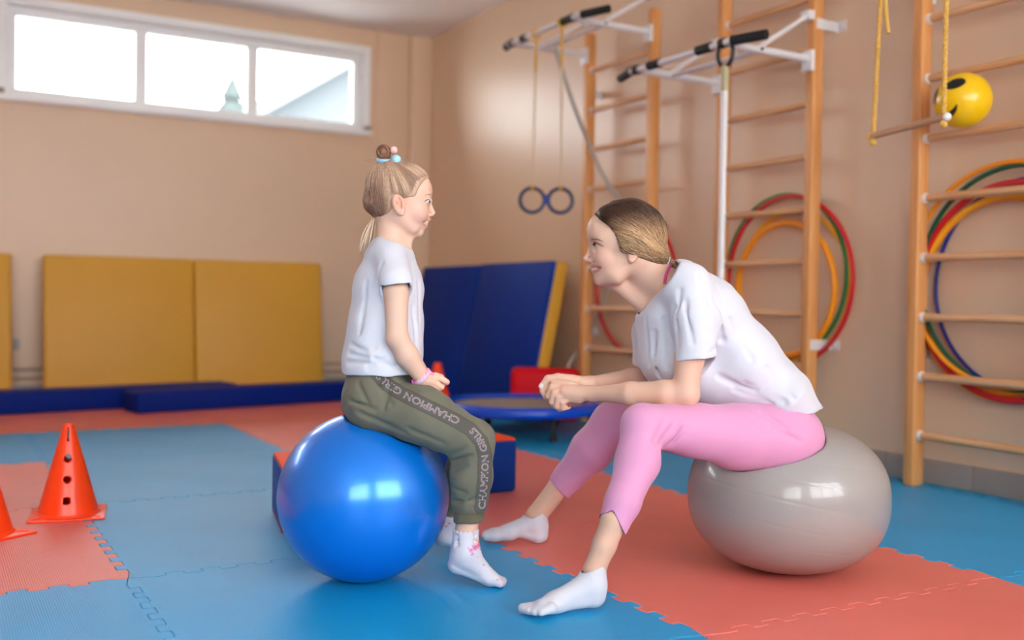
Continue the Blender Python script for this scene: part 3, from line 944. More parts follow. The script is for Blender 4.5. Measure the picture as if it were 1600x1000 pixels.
class Field:
    def __init__(s):
        s.ops = []
        s.post = []
        s.rip = None
        s.shell = 0.0
    def add(s, prim, k=0.01): s.ops.append(('u', prim, k)); return s
    def sub(s, prim, k=0.004): s.ops.append(('d', prim, k)); return s
    def cut(s, plane, k=0.002): s.ops.append(('c', plane, k)); return s
    def cap(s, a, b, ra, rb, k=0.012, lat=1.0): return s.add(Cap(a, b, ra, rb, lat), k)
    def bounds(s):
        lo, hi = np.full(3, 1e9), np.full(3, -1e9)
        for t, p, k in s.ops:
            if t == 'u':
                a, b = p.box()
                lo, hi = np.minimum(lo, a), np.maximum(hi, b)
        return lo, hi
    def __call__(s, P, only_union=False):
        P = np.asarray(P, float)
        F = np.full(P.shape[:-1], 1.0)
        for t, p, k in s.ops:
            if t == 'u': F = smin(F, p(P), k)
            elif t == 'f': F = smax(F, -p(P), k)
            elif only_union: continue
            elif t == 'd': F = smax(F, -p(P), k)
            else: F = smax(F, p(P), k)
        if s.rip is not None and only_union: F = s.rip(F, P)
        for fn in ([] if only_union else s.post): F = fn(F, P)
        return F
    def grad(s, P, e=8e-4):
        g = np.stack([s(P + np.eye(3)[i] * e) - s(P - np.eye(3)[i] * e) for i in range(3)], -1)
        return g / (np.linalg.norm(g, axis=-1, keepdims=True) + 1e-12)
    def trace(s, px, py, d0=1.9, d1=3.4):
        """first surface point seen through a photo pixel (used once, to seat small parts on the surface)"""
        r = ray0(px, py)
        d = d0
        for _ in range(200):
            P = np.array([0, 0, CAM_H]) + r * d
            v = float(s(P[None])[0])
            if v < 2e-4: return P
            d += max(v * 0.7, 2e-4)
            if d > d1: break
        return None
    def grid(s, res, pad=0.012):
        lo, hi = s.bounds()
        lo, hi = lo - pad, hi + pad
        n = np.ceil((hi - lo) / res).astype(int) + 1
        F = np.full(n, 1.0, np.float32)
        ax = [lo[i] + np.arange(n[i]) * res for i in range(3)]
        def sl(box, m):
            if box is None: return tuple(slice(0, n[i]) for i in range(3))
            a, b = box
            i0 = np.maximum(0, np.floor((a - m - lo) / res).astype(int))
            i1 = np.minimum(n, np.ceil((b + m - lo) / res).astype(int) + 1)
            return tuple(slice(i0[i], i1[i]) for i in range(3))
        def pts(S):
            return np.stack(np.meshgrid(*[ax[i][S[i]].astype(np.float32) for i in range(3)], indexing='ij'), -1)
        O = None
        for t, p, k in s.ops:
            if s.shell and O is None and t in 'cd': O = F.copy()
            if t == 'c':
                d = (ax[0] - p.p[0])[:, None, None] * p.n[0] + (ax[1] - p.p[1])[None, :, None] * p.n[1] + (ax[2] - p.p[2])[None, None, :] * p.n[2]
                F = smax(F, d.astype(np.float32), k)
                continue
            S = sl(p.box(), k + 3 * res)
            d = p(pts(S)).astype(np.float32)
            if t == 'u': F[S] = smin(F[S], d, k)
            else: F[S] = smax(F[S], -d, k)
        if s.shell and O is None: O = F.copy()
        if s.post or s.shell or s.rip is not None:
            near = np.abs(F) < 0.013
            idx = np.nonzero(near)
            P = np.stack([ax[i][idx[i]] for i in range(3)], -1)
            v = F[idx].astype(float)
            if s.rip is not None: v = s.rip(v, P)
            for fn in s.post: v = fn(v, P)
            if s.shell:
                o = O[idx].astype(float)
                if s.rip is not None: o = s.rip(o, P)
                v = np.maximum(v, -(o + s.shell))
            F[idx] = v
        return F, lo

def surface_nets(F, lo, res):
    ins = F < 0
    nx, ny, nz = F.shape
    c = np.zeros((nx - 1, ny - 1, nz - 1), np.uint8)
    for i in (0, 1):
        for j in (0, 1):
            for k in (0, 1):
                c += ins[i:nx - 1 + i, j:ny - 1 + j, k:nz - 1 + k]
    act = np.nonzero((c > 0) & (c < 8))
    I = np.stack(act, -1)
    corner = [(i, j, k) for i in (0, 1) for j in (0, 1) for k in (0, 1)]
    V = np.stack([F[act[0] + i, act[1] + j, act[2] + k] for i, j, k in corner], -1).astype(float)
    acc = np.zeros((len(I), 3))
    cnt = np.zeros(len(I))
    for a in range(8):
        for b in range(a + 1, 8):
            ca, cb = np.array(corner[a]), np.array(corner[b])
            if np.abs(ca - cb).sum() != 1: continue
            va, vb = V[:, a], V[:, b]
            m = (va < 0) != (vb < 0)
            t = np.where(m, va / np.where(m, va - vb, 1), 0)
            acc += np.where(m[:, None], ca + t[:, None] * (cb - ca), 0)
            cnt += m
    verts = lo + (I + acc / cnt[:, None]) * res
    lid = (I[:, 0] * (ny - 1) + I[:, 1]) * (nz - 1) + I[:, 2]   # sorted already (C order)
    def vid(i, j, k):
        return np.searchsorted(lid, (i * (ny - 1) + j) * (nz - 1) + k)
    quads = []
    for axis in range(3):
        s0 = [slice(None)] * 3
        s1 = [slice(None)] * 3
        s0[axis], s1[axis] = slice(0, -1), slice(1, None)
        a, b = ins[tuple(s0)], ins[tuple(s1)]
        E = np.nonzero(a != b)
        sgn = a[E]
        e = np.stack(E, -1)
        u, v = (axis + 1) % 3, (axis + 2) % 3
        ok = (e[:, u] > 0) & (e[:, v] > 0) & (e[:, u] < F.shape[u] - 1) & (e[:, v] < F.shape[v] - 1)
        e, sgn = e[ok], sgn[ok]
        q = []
        for du, dv in ((1, 1), (0, 1), (0, 0), (1, 0)):
            f = e.copy()
            f[:, u] -= du
            f[:, v] -= dv
            q.append(vid(f[:, 0], f[:, 1], f[:, 2]))
        q = np.stack(q, -1)
        q[~sgn] = q[~sgn][:, ::-1]
        quads.append(q)
    return verts, np.concatenate(quads)

def relax(v, q, it=1, w=0.5):
    a = np.concatenate([q[:, 0], q[:, 1], q[:, 2], q[:, 3]])
    b = np.concatenate([q[:, 1], q[:, 2], q[:, 3], q[:, 0]])
    n = len(v)
    cnt = np.maximum(np.bincount(a, minlength=n) + np.bincount(b, minlength=n), 1)[:, None]
    for _ in range(it):
        acc = np.stack([np.bincount(a, v[b, k], n) + np.bincount(b, v[a, k], n) for k in range(3)], 1)
        v = v * (1 - w) + w * acc / cnt
    return v

def sdf_mesh(name, field, res, material, parent, base, colour=None, smooth_it=1, mats=None, keep=None):
    F, lo = field.grid(res)
    v, q = surface_nets(F, lo, res)
    del F
    v = relax(v, q, smooth_it, 0.5)
    if keep is not None:
        k = keep(v)
        fk = k[q].all(1)
        q = q[fk]
        used = np.unique(q)
        mp = np.full(len(v), -1)
        mp[used] = np.arange(len(used))
        v, q = v[used], mp[q]
    me = bpy.data.meshes.new(name)
    me.vertices.add(len(v))
    me.vertices.foreach_set('co', (v - base).astype(np.float32).ravel())
    me.loops.add(len(q) * 4)
    me.loops.foreach_set('vertex_index', q.astype(np.int32).ravel())
    me.polygons.add(len(q))
    me.polygons.foreach_set('loop_start', (np.arange(len(q)) * 4).astype(np.int32))
    me.polygons.foreach_set('loop_total', np.full(len(q), 4, np.int32))
    me.update(calc_edges=True)
    me.polygons.foreach_set('use_smooth', np.ones(len(q), bool))
    if colour is not None:
        c = colour(v)
        c = np.concatenate([c, np.ones((len(v), 1))], 1).astype(np.float32)
        at = me.color_attributes.new('tint', 'FLOAT_COLOR', 'POINT')
        at.data.foreach_set('color', c.ravel())
    me.materials.append(material)
    return link(name, me, parent)

def lin3(rgb): return np.array(lin(rgb)[:3])
def blend(c, mask, rgb):
    m = np.clip(mask, 0, 1)[:, None]
    return c * (1 - m) + m * lin3(rgb)
def gauss(v, p, r):
    d2 = ((v - p) ** 2).sum(1)
    return np.exp(-d2 / (r * r))
def near_line(v, a, b):
    a, b = np.array(a), np.array(b)
    t = np.clip((v - a) @ (b - a) / ((b - a) @ (b - a)), 0, 1)
    return np.linalg.norm(v - a - t[:, None] * (b - a), axis=1)
def person_root(label, base):
    wx = base[0] * math.cos(YAW) + base[1] * math.sin(YAW)
    wy = -base[0] * math.sin(YAW) + base[1] * math.cos(YAW)
    return tag(empty('person', (wx, wy, 0), -YAW), label, 'person')
def axes2(ang):
    """image-plane axes rotated by ang degrees: rows (along, across, lateral)"""
    a = math.radians(ang)
    return [[math.cos(a), 0, math.sin(a)], [-math.sin(a), 0, math.cos(a)], [0, 1, 0]]
class Wedge:
    """intersection of half spaces (points where every plane is positive) near a centre"""
    def __init__(s, c, r, planes):
        s.c, s.r, s.pl = np.array(c, float), r, [Plane(a, b) for a, b in planes]
    def box(s): return s.c - s.r, s.c + s.r
    def __call__(s, P):
        d = np.linalg.norm(P - s.c, axis=-1) - s.r
        for q in s.pl: d = np.maximum(d, -q(P))
        return d
class LocalHalf:
    """part of a ball beyond a plane (for cutting a sleeve or trouser end)"""
    def __init__(s, c, r, p, n):
        s.c, s.r, s.pl = np.array(c, float), r, Plane(p, n)
    def box(s): return s.c - s.r, s.c + s.r
    def __call__(s, P):
        return np.maximum(-s.pl(P), np.linalg.norm(P - s.c, axis=-1) - s.r)
def ripple(amp, comps):
    """gentle cloth unevenness: sum of travelling waves (direction*wavenumber, phase)"""
    def fn(F, P):
        d = 0
        for kx, ky, kz, ph in comps:
            d = d + np.sin(P[..., 0] * kx + P[..., 1] * ky + P[..., 2] * kz + ph)
        return F + amp * d / len(comps)
    return fn
def surf_tube(field, pts, r, off=0.0, n=6, taper=True, flat=None):
    """thin tube laid on the surface through photo pixels"""
    P = [field.trace(x, y) for x, y in pts]
    P = [Vector(p) for p in P if p is not None]
    P = smooth_path(P, 5)
    g = field.grad(np.array([list(p) for p in P]))
    P = [p + Vector(gg) * off for p, gg in zip(P, g)]
    N = len(P)
    rr = [r * (0.35 + 0.65 * math.sin(math.pi * (i + 0.5) / N)) if taper else r for i in range(N)]
    return P, rr
def strands(name, curves, cols, rad, material, parent, base):
    """many hair strands as thin three-sided tubes in one mesh, tinted per strand"""
    vs, fs, cl = [], [], []
    for c, col, r in zip(curves, cols, rad):
        c = np.asarray(c)
        n = len(c)
        t = np.gradient(c, axis=0)
        t /= np.linalg.norm(t, axis=1)[:, None] + 1e-9
        up = np.array([0.3, -0.9, 0.3])
        a = np.cross(t, up)
        a /= np.linalg.norm(a, axis=1)[:, None] + 1e-9
        b = np.cross(t, a)
        o = len(vs)
        for i in range(n):
            rr = r * (1.0 if 0 < i < n - 1 else 0.3)
            for k in range(3):
                an = 2 * math.pi * k / 3
                vs.append(c[i] + (a[i] * math.cos(an) + b[i] * math.sin(an)) * rr - base)
                cl.append(col[i] if np.ndim(col) == 2 else col)
            if i:
                for k in range(3):
                    l = (k + 1) % 3
                    fs.append((o + (i - 1) * 3 + k, o + (i - 1) * 3 + l, o + i * 3 + l, o + i * 3 + k))
    me = bpy.data.meshes.new(name)
    me.from_pydata([tuple(map(float, v)) for v in vs], [], fs)
    at = me.color_attributes.new('tint', 'FLOAT_COLOR', 'POINT')
    c4 = np.concatenate([np.array(cl), np.ones((len(cl), 1))], 1).astype(np.float32)
    at.data.foreach_set('color', c4.ravel())
    me.polygons.foreach_set('use_smooth', [True] * len(me.polygons))
    me.materials.append(material)
    o = link(name, me, parent)
    o['kind'] = 'stuff'
    return o
def trace_many(field, px, py, d0=2.2, d1=2.9):
    r = np.stack([ray0(a, b) for a, b in zip(px, py)])
    d = np.full(len(r), d0)
    f = None
    for _ in range(70):
        f = field(np.array([0, 0, CAM_H]) + r * d[:, None])
        d = np.minimum(d + np.maximum(f, -0.01) * 0.8, d1)
    return np.array([0, 0, CAM_H]) + r * d[:, None], np.abs(f) < 0.002
def pushed(field, C, off, it=4):
    C = np.array(C)
    for _ in range(it):
        g = field.grad(C, 1.5e-3)
        C = C - g * (field(C) - off)[:, None]
    return C

M_skin = mat('skin', (226, 184, 164), rough=0.48, spec=0.35, sss=0.18, attr='tint')
M_cotton = mat('white_cotton', (212, 210, 218), rough=0.85, spec=0.2, sheen=0.15, bump=0.08, bscale=350)
M_hair = mat('hair', (150, 110, 80), rough=0.42, spec=0.4, attr='tint', )
M_eye = mat('eye_white', (225, 218, 214), rough=0.15)
M_iris = mat('dark_iris', (58, 44, 36), rough=0.15)
M_lash = mat('brown_lashes', (84, 56, 46), rough=0.7)
M_brow = mat('brow_hair', (138, 100, 82), rough=0.8)

# ================================================================== the seated woman
DW = 2.70
def p(px, py, l=0.0): return W(px, py, DW - l)
def R_(r, l=0.0): return r * (DW - l) / FPX
DH = 2.69
def hp(px, py, l=0.0): return W(px, py, DH) + np.array([0, -l, 0])
def hr(r): return r * DH / FPX
wbase = W(1000, 800, 2.66); wbase[2] = 0.0
woman = person_root('woman in white T-shirt and pink leggings leaning forward on the grey ball', wbase)

def C_(F, a, b, ra, rb, k=0.012, lat=1.0):
    la = a[2] if len(a) > 2 else 0.0
    lb = b[2] if len(b) > 2 else 0.0
    F.cap(p(*a), p(*b), R_(ra, la), R_(rb, lb), k, lat)
def H_(F, a, b, ra, rb, k=0.006, both=False):
    F.cap(hp(*a), hp(*b), hr(ra), hr(rb), k)
    if both: F.cap(hp(a[0], a[1], -a[2]), hp(b[0], b[1], -b[2]), hr(ra), hr(rb), k)
def E_(F, c, rx, ry, rl, k=0.01, ang=0.0, both=False):
    for s in ((1, -1) if both else (1,)):
        F.add(Ell(hp(c[0], c[1], (c[2] if len(c) > 2 else 0) * s), (hr(rx), hr(ry), rl), axes2(ang)), k)

wb = Field()
# head
E_(wb, (981, 371), 56, 52, 0.074, 0.01)
E_(wb, (950, 368), 30, 34, 0.062, 0.02)
E_(wb, (951, 402), 28, 38, 0.055, 0.02)
H_(wb, (988, 408, 0.046), (962, 432, 0.036), 10, 9, 0.035, True)
H_(wb, (962, 432, 0.036), (941, 436.5, 0.010), 9, 8, 0.02, True)
H_(wb, (936.5, 437, 0.0), (940, 430, 0.0), 8.3, 9, 0.01)
E_(wb, (939.5, 419), 15, 15, 0.030, 0.012)
E_(wb, (944, 404, 0.036), 15, 13, 0.020, 0.012, 0, True)
H_(wb, (927, 372, 0.010), (937, 373, 0.044), 7, 8, 0.01, True)
E_(wb, (929.5, 356), 9, 17, 0.042, 0.02)
# eye hollow
for s in (1, -1):
    wb.sub(Ell(hp(921.5, 384, 0.033 * s), (hr(8.5), hr(6), 0.017)), 0.008)
# eye lids
    wb.add(Ell(hp(934.5, 383.5, 0.032 * s), (hr(7.6), hr(6.6), 0.0140)), 0.003)
# nose
H_(wb, (926.0, 383, 0), (915.6, 402.5, 0), 3.6, 3.2, 0.008)
H_(wb, (914.8, 404.4, 0), (920, 408, 0), 3.7, 3.6, 0.005)
H_(wb, (921.5, 408, 0.0075), (925.5, 407, 0.0105), 3.2, 3.0, 0.005, True)
for s in (1, -1):
    wb.sub(Ell(hp(918.8, 411.3, 0.005 * s), (hr(2.2), hr(1.6), 0.003)), 0.001)
# lips
H_(wb, (925.6, 416.2, 0.0), (927.0, 416.2, 0.010), 3.1, 3.0, 0.003, True)
H_(wb, (927.0, 416.2, 0.010), (937, 416.6, 0.027), 3.0, 1.9, 0.003, True)
H_(wb, (927.4, 424.6, 0.0), (929.4, 424.2, 0.011), 3.6, 3.4, 0.003, True)
H_(wb, (929.4, 424.2, 0.011), (938.0, 419.8, 0.027), 3.4, 1.6, 0.003, True)
def mirrored(P, y0): return np.array([P[0], 2 * y0 - P[1], P[2]])
def lip_line(F, pix, y0):
    L = [q for q in (F.trace(*xy) for xy in pix) if q is not None]
    return [L, [mirrored(q, y0) for q in L]]
yw = hp(930, 420)[1]
w_up = lip_line(wb, [(924.5, 416), (928, 415.6), (932.5, 416.2), (937, 417.4)], yw)
w_lo = lip_line(wb, [(926.5, 424.6), (930, 424.2), (934.5, 422.2), (938, 419.2)], yw)
w_mo = lip_line(wb, [(924.8, 420.4), (928, 420.2), (932.5, 419.4), (939, 418.0)], yw)
for L in w_mo:
    for a, b in zip(L, L[1:]): wb.sub(Cap(a, b, hr(1.5), hr(1.3)), 0.0015)
# smile fold
wb.sub(Cap(hp(929, 409, 0.022), hp(942, 421, 0.033), hr(1.6), hr(1.6)), 0.006)
# ears
for s in (1, -1):
    wb.add(Ell(hp(985, 395, 0.072 * s), (hr(9), hr(17), 0.0085), axes2(-12)), 0.004)
    wb.sub(Ell(hp(983.5, 394, 0.083 * s), (hr(4), hr(9), 0.006), axes2(-12)), 0.003)
    wb.add(Ell(hp(981.5, 409, 0.071 * s), (hr(4.5), hr(5), 0.006)), 0.004)
# neck, trunk
wb.cap(hp(993, 404), p(1046, 462), hr(31), R_(32), 0.02)
C_(wb, (958, 440, 0.0), (1012, 484, 0.02), 9, 12, 0.03)
C_(wb, (1060, 466), (1145, 572), 38, 40, 0.03, 1.9)
C_(wb, (1145, 572), (1205, 655), 38, 38, 0.03, 2.0)
C_(wb, (1082, 462, 0.12), (1066, 476, -0.12), 20, 20, 0.03)
# near arm
C_(wb, (1083, 462, 0.135), (1077, 560, 0.19), 22, 22.5, 0.02)
C_(wb, (1077, 560, 0.19), (1071, 614, 0.20), 22.5, 20, 0.01)
C_(wb, (1073, 617, 0.20), (1040, 615, 0.185), 20, 20.5, 0.012)
C_(wb, (1040, 615, 0.185), (985, 615, 0.15), 20.5, 17.5, 0.012)
C_(wb, (985, 615, 0.15), (926, 615, 0.085), 17.5, 11.0, 0.012)
# near hand: back of the hand, fingers curled round the other hand
C_(wb, (928, 615, 0.085), (884, 613, 0.06), 11.5, 13.5, 0.01)
C_(wb, (905, 622, 0.07), (885, 619, 0.06), 9, 8.5, 0.008)
def finger(F, pts, rs, k=0.0018):
    for a, b, ra, rb in zip(pts, pts[1:], rs, rs[1:]):
        C_(F, a, b, ra, rb, k)
finger(wb, [(880, 603.5, .052), (862, 605.5, .052), (856.5, 619, .050), (862, 627.5, .036)], [6.4, 5.8, 5.3, 4.6])
finger(wb, [(881, 609, .062), (866.5, 613.5, .064), (862.5, 628, .060), (868, 635, .044)], [6.4, 5.9, 5.4, 4.7])
finger(wb, [(884, 615.5, .068), (872, 621, .070), (869.5, 634, .064), (875, 639.5, .050)], [6.3, 5.7, 5.2, 4.5])
finger(wb, [(891, 621, .068), (879, 629, .070), (879.5, 637.5, .064), (888.5, 636.0, .056)], [5.8, 5.0, 4.6, 4.0])
finger(wb, [(908, 608, .062), (890, 600.5, .058), (873, 598, .050), (864, 596.5, .046)], [7.5, 6.5, 5.6, 4.8])
# far arm and hand
C_(wb, (1046, 476, -0.13), (1018, 592, -0.16), 21, 20, 0.02)
C_(wb, (1018, 594, -0.16), (985, 594, -0.115), 19, 17.5, 0.012)
C_(wb, (985, 594, -0.115), (922, 599, 0.005), 17.5, 10.5, 0.012)
C_(wb, (922, 599, 0.005), (880, 596.5, 0.028), 11.0, 11.5, 0.01)
finger(wb, [(898, 594, .030), (872, 590.5, .034), (856.5, 592, .036), (846, 604, .036)], [8.2, 7.0, 5.8, 5.0], 0.006)
finger(wb, [(876, 598, .030), (858, 603, .032), (848, 611, .034), (853.5, 621, .034)], [6.2, 5.6, 5.2, 4.6])
finger(wb, [(876, 603, .028), (862, 611, .026), (856, 622, .028), (862, 630, .026)], [6, 5.4, 5, 4.4])
finger(wb, [(880, 608, .030), (870, 617, .030), (866, 630, .034), (874, 634, .030)], [6, 5.4, 5, 4.4])
# hips and legs (under the leggings), bare shins, feet (under the socks)
C_(wb, (1222, 683, 0.09), (1222, 683, -0.09), 44, 44, 0.03)
C_(wb, (1212, 683, 0.09), (1003, 664, 0.25), 40, 25, 0.02)
C_(wb, (1003, 664, 0.25), (992, 735, 0.29), 25, 26, 0.02)
C_(wb, (992, 735, 0.29), (960, 812, 0.355), 26, 20.5, 0.02)
C_(wb, (960, 812, 0.355), (944, 852, 0.362), 20.5, 18.5, 0.01)
C_(wb, (944, 852, 0.362), (929, 890, 0.365), 18.5, 17.0, 0.01)
C_(wb, (929, 888, 0.365), (928, 925, 0.37), 16, 12, 0.01)
C_(wb, (926, 926, 0.372), (850, 946, 0.42), 11, 7, 0.01)
C_(wb, (1205, 683, -0.09), (957, 661, -0.22), 40, 24, 0.02)
C_(wb, (957, 661, -0.22), (921, 707, -0.24), 24, 26, 0.02)
C_(wb, (921, 707, -0.24), (874, 760, -0.275), 26, 16.5, 0.02)
C_(wb, (874, 760, -0.275), (838, 806, -0.277), 17.0, 16.2, 0.01)
C_(wb, (838, 806, -0.277), (842, 828, -0.268), 14.5, 9, 0.01)
C_(wb, (836, 828, -0.268), (785, 834, -0.256), 8, 6, 0.01)

def woman_tint(v):
    c = np.tile(lin3((220, 176, 152)), (len(v), 1))
    for s in (1, -1):
        c = blend(c, 0.40 * gauss(v, hp(940, 405, 0.045 * s), 0.026), (222, 150, 138))
        c = blend(c, 0.45 * gauss(v, hp(983, 398, 0.078 * s), 0.020), (224, 158, 142))
    c = blend(c, 0.35 * gauss(v, hp(915, 405, 0), 0.012), (220, 150, 138))
    # lips and teeth
    for s in (1, -1):
        for L in (w_up[s < 0], w_lo[s < 0]):
            for a, b in zip(L, L[1:]):
                d = near_line(v, a, b)
                c = blend(c, 0.8 * np.clip((0.0046 - d) / 0.0018, 0, 1), (204, 120, 116))
        L = w_mo[s < 0]
        for n_, (a, b) in enumerate(zip(L, L[1:])):
            d = near_line(v, a, b)
            c = blend(c, np.clip((0.0027 - d) / 0.0010, 0, 1), (236, 228, 222) if n_ < 2 else (150, 74, 70))
        d = near_line(v, hp(926, 380.5, .02 * s), hp(943, 383, .040 * s))
        c = blend(c, 0.35 * np.clip((0.010 - d) / 0.006, 0, 1), (176, 120, 108))
        # brows
        for a, b in (((921.5, 375, .012 * s), (930, 371.5, .03 * s)), ((930, 371.5, .03 * s), (944, 375.5, .052 * s))):
            d = near_line(v, hp(*a), hp(*b))
            c = blend(c, 0.55 * np.clip((0.0068 - d) / 0.004, 0, 1), (128, 88, 72))
    # knuckles, elbow
    for q in ((880, 608, .075), (870, 621, .08), (862, 608, .06)):
        c = blend(c, 0.3 * gauss(v, p(*q), 0.016), (214, 150, 136))
    c = blend(c, 0.35 * gauss(v, p(1074, 634, .2), 0.03), (214, 152, 138))
    # nails
    c = blend(c, np.clip((0.0058 - np.linalg.norm(v - p(889.5, 633.5, .062), axis=1)) / 0.001, 0, 1), (206, 28, 30))
    c = blend(c, np.clip((0.0072 - np.linalg.norm(v - p(845, 602.5, .043), axis=1)) / 0.0012, 0, 1), (232, 224, 222))
    return c
sdf_mesh('body', wb, 0.0026, M_skin, woman, wbase, woman_tint, 1)

# eyes: eyeball, lashes, brow
for s in (1, -1):
    e = hp(933.8, 383.2, 0.0335 * s)
    ec = MB().sphere(e - wbase, 0.0114, n=20, m=14).build('eyeball', M_eye, woman, smooth=80)
    MB().sphere(hp(928.3, 382.6, 0.0355 * s) - wbase, 0.0062, n=16, m=10).build('iris', M_iris, ec, smooth=80)
Pl, rl = surf_tube(wb, [(925.6, 382.4), (928.5, 380.4), (933, 380.2), (938, 382.4), (943.5, 385.4)], 0.0014, 0.0006)
MB().tube([q - Vector(wbase) for q in Pl], rl, n=6).build('eyelashes', M_lash, woman)
Pl, rl = surf_tube(wb, [(922.5, 376.0), (926, 374.3), (931, 373.6), (937, 375.0), (942.5, 377.5)], 0.0030, -0.0008)
MB().tube([q - Vector(wbase) for q in Pl], rl, n=8, squash=0.6).build('eyebrow', M_brow, woman)
q = wb.trace(984.5, 410.5)
if q is not None:
    MB().sphere(q - wbase, 0.0026, n=12, m=8).build('earring', mat('gold', (214, 150, 90), rough=0.25, metal=1.0), woman)

# leggings
wl = Field()
C_(wl, (1224, 684, 0.115), (1224, 684, -0.10), 53, 53, 0.03)
C_(wl, (1196, 690, 0.125), (1240, 688, 0.105), 46, 44, 0.03)
C_(wl, (1224, 668), (1190, 632), 44, 40, 0.03, 2.3)
C_(wl, (1214, 684, 0.125), (1150, 682, 0.15), 50, 50, 0.03)
C_(wl, (1150, 682, 0.15), (1085, 672, 0.19), 50, 41, 0.02)
C_(wl, (1085, 672, 0.19), (1004, 664, 0.25), 40.5, 33, 0.02)
C_(wl, (1004, 665, 0.25), (996, 722, 0.285), 32, 33.5, 0.015)
C_(wl, (996, 722, 0.285), (973, 785, 0.34), 33.5, 27, 0.02)
C_(wl, (973, 785, 0.34), (948, 842, 0.365), 27, 23.0, 0.015)
C_(wl, (1205, 683, -0.09), (1080, 672, -0.155), 48, 40, 0.03)
C_(wl, (1080, 672, -0.155), (957, 660, -0.22), 40, 31, 0.02)
C_(wl, (957, 660, -0.22), (924, 704, -0.24), 31, 32, 0.02)
C_(wl, (924, 704, -0.24), (888, 746, -0.268), 32, 23, 0.02)
C_(wl, (888, 746, -0.268), (855, 785, -0.285), 23, 20, 0.015)
# creases behind the knees and at the hip
for a, b, r in (((1032, 694, .31), (1052, 664, .335), 2.6), ((1040, 700, .31), (1070, 668, .33), 2.2), ((1024, 690, .31), (1040, 655, .33), 2.0),
                ((1168, 648, .20), (1200, 676, .215), 2.0), ((1190, 644, .18), (1228, 668, .2), 1.8), ((1205, 668, .2), (1250, 690, .2), 1.6)):
    q0, q1 = wl.trace(a[0], a[1]), wl.trace(b[0], b[1])
    if q0 is not None and q1 is not None:
        wl.ops.append(('f', Cap(q0 - np.array([0, 0.002, 0]), q1 - np.array([0, 0.003, 0]), R_(r), R_(r * 0.6)), 0.014))
ncuf, ndir = p(955.5, 822, 0.36), np.array([-0.49, 0.0, -0.87])
fcuf, fdir = p(871.5, 762, -0.275), np.array([-0.70, 0.0, -0.72])
wl.sub(LocalHalf(p(945, 848, 0.365), 0.075, ncuf, ndir), 0.001)
notch = Wedge(p(954, 812, 0.38), 0.045, [(p(956, 796, .36), (0.48, 0, -0.88)), (p(956, 796, .36), (-0.89, 0, -0.46)), (p(956, 796, .352), (0, -1, 0))])
wl.sub(notch, 0.002)
wl.sub(LocalHalf(p(852, 786, -0.285), 0.080, fcuf, fdir), 0.001)
wl.shell = 0.0078
def legging_tint(v):
    c = np.tile(lin3((216, 148, 186)), (len(v), 1))
    m1 = np.abs((v - ncuf) @ (ndir / np.linalg.norm(ndir)))
    nearc = np.linalg.norm(v - p(955, 818, .36), axis=1) < 0.07
    edge = np.where(nearc, np.clip((0.0022 - m1) / 0.0008, 0, 1), 0)
    edge = np.maximum(edge, np.where(nearc, np.clip((0.0024 - np.abs(notch(v))) / 0.0008, 0, 1), 0))
    return blend(c, edge, (70, 34, 52))
M_legging = mat('pink_leggings_fabric', (216, 148, 186), rough=0.6, spec=0.3, sheen=0.2, attr='tint', bump=0.12, bscale=500)
sdf_mesh('leggings', wl, 0.0028, M_legging, woman, wbase, legging_tint, 1)

# T-shirt
ws = Field()
C_(ws, (1056, 455), (1098, 493), 50, 59, 0.03, 1.75)
C_(ws, (1098, 493), (1153, 566), 59, 61, 0.03, 1.55)
C_(ws, (1153, 566), (1211, 621), 61, 51, 0.03, 1.7)
C_(ws, (1211, 621), (1243, 652), 51, 40, 0.03, 2.2)
C_(ws, (1036, 500), (1042, 560), 42, 44, 0.03, 1.9)
C_(ws, (1055, 562), (1140, 588), 42, 44, 0.03, 1.9)
C_(ws, (1090, 596), (1175, 610), 42, 42, 0.03, 1.8)
C_(ws, (1060, 440, 0.12), (1050, 450, -0.12), 30, 30, 0.03)
# sleeves
C_(ws, (1078, 448, 0.135), (1086, 500, 0.175), 36, 34, 0.025)
C_(ws, (1086, 500, 0.175), (1088, 590, 0.205), 34, 31, 0.02)
C_(ws, (1045, 462, -0.13), (1020, 520, -0.165), 32, 30, 0.025)
C_(ws, (1020, 520, -0.165), (1014, 600, -0.175), 30, 27, 0.02)
fold_lines = [((1052, 480), (1046, 560), 2.4, 'f'), ((1062, 455), (1058, 540), 1.8, 'f'), ((1118, 470), (1128, 530), 2.2, 'f'), ((1128, 530), (1110, 552), 2.4, 'f'),
              ((1150, 610), (1205, 632), 2.0, 'f'), ((1165, 600), (1225, 628), 1.7, 'f'), ((1020, 520), (1030, 590), 2.2, 'f'), ((1008, 500), (1012, 570), 1.8, 'f'),
              ((1140, 500), (1175, 560), 1.6, 'f'), ((1092, 430), (1108, 500), 1.5, 'f'), ((1125, 590), (1180, 612), 1.8, 'f'), ((1070, 470), (1082, 535), 1.5, 'f'),
              ((1200, 575), (1240, 622), 1.4, 'f'), ((1035, 500), (1040, 575), 1.6, 'f')]
for a, b, r, t in fold_lines:
    q0, q1 = ws.trace(*a), ws.trace(*b)
    if q0 is not None and q1 is not None:
        ws.ops.append((t, Cap(q0 - np.array([0, 0.001, 0]), q1 - np.array([0, 0.001, 0]), R_(r), R_(r * 0.5)), 0.014))
lnp, lnn = p(1028, 445), np.array([-0.84, 0.0, 0.542])
ws.cut(Plane(lnp, lnn), 0.003)
ws.cut(Plane(p(1200, 642), np.array([0.141, 0, -0.99])), 0.003)
nsl, nsn = p(1088, 560.5, 0.2), np.array([0.13, 0.0, -0.99])
ws.sub(LocalHalf(p(1088, 594, 0.235), 0.085, nsl, nsn), 0.001)
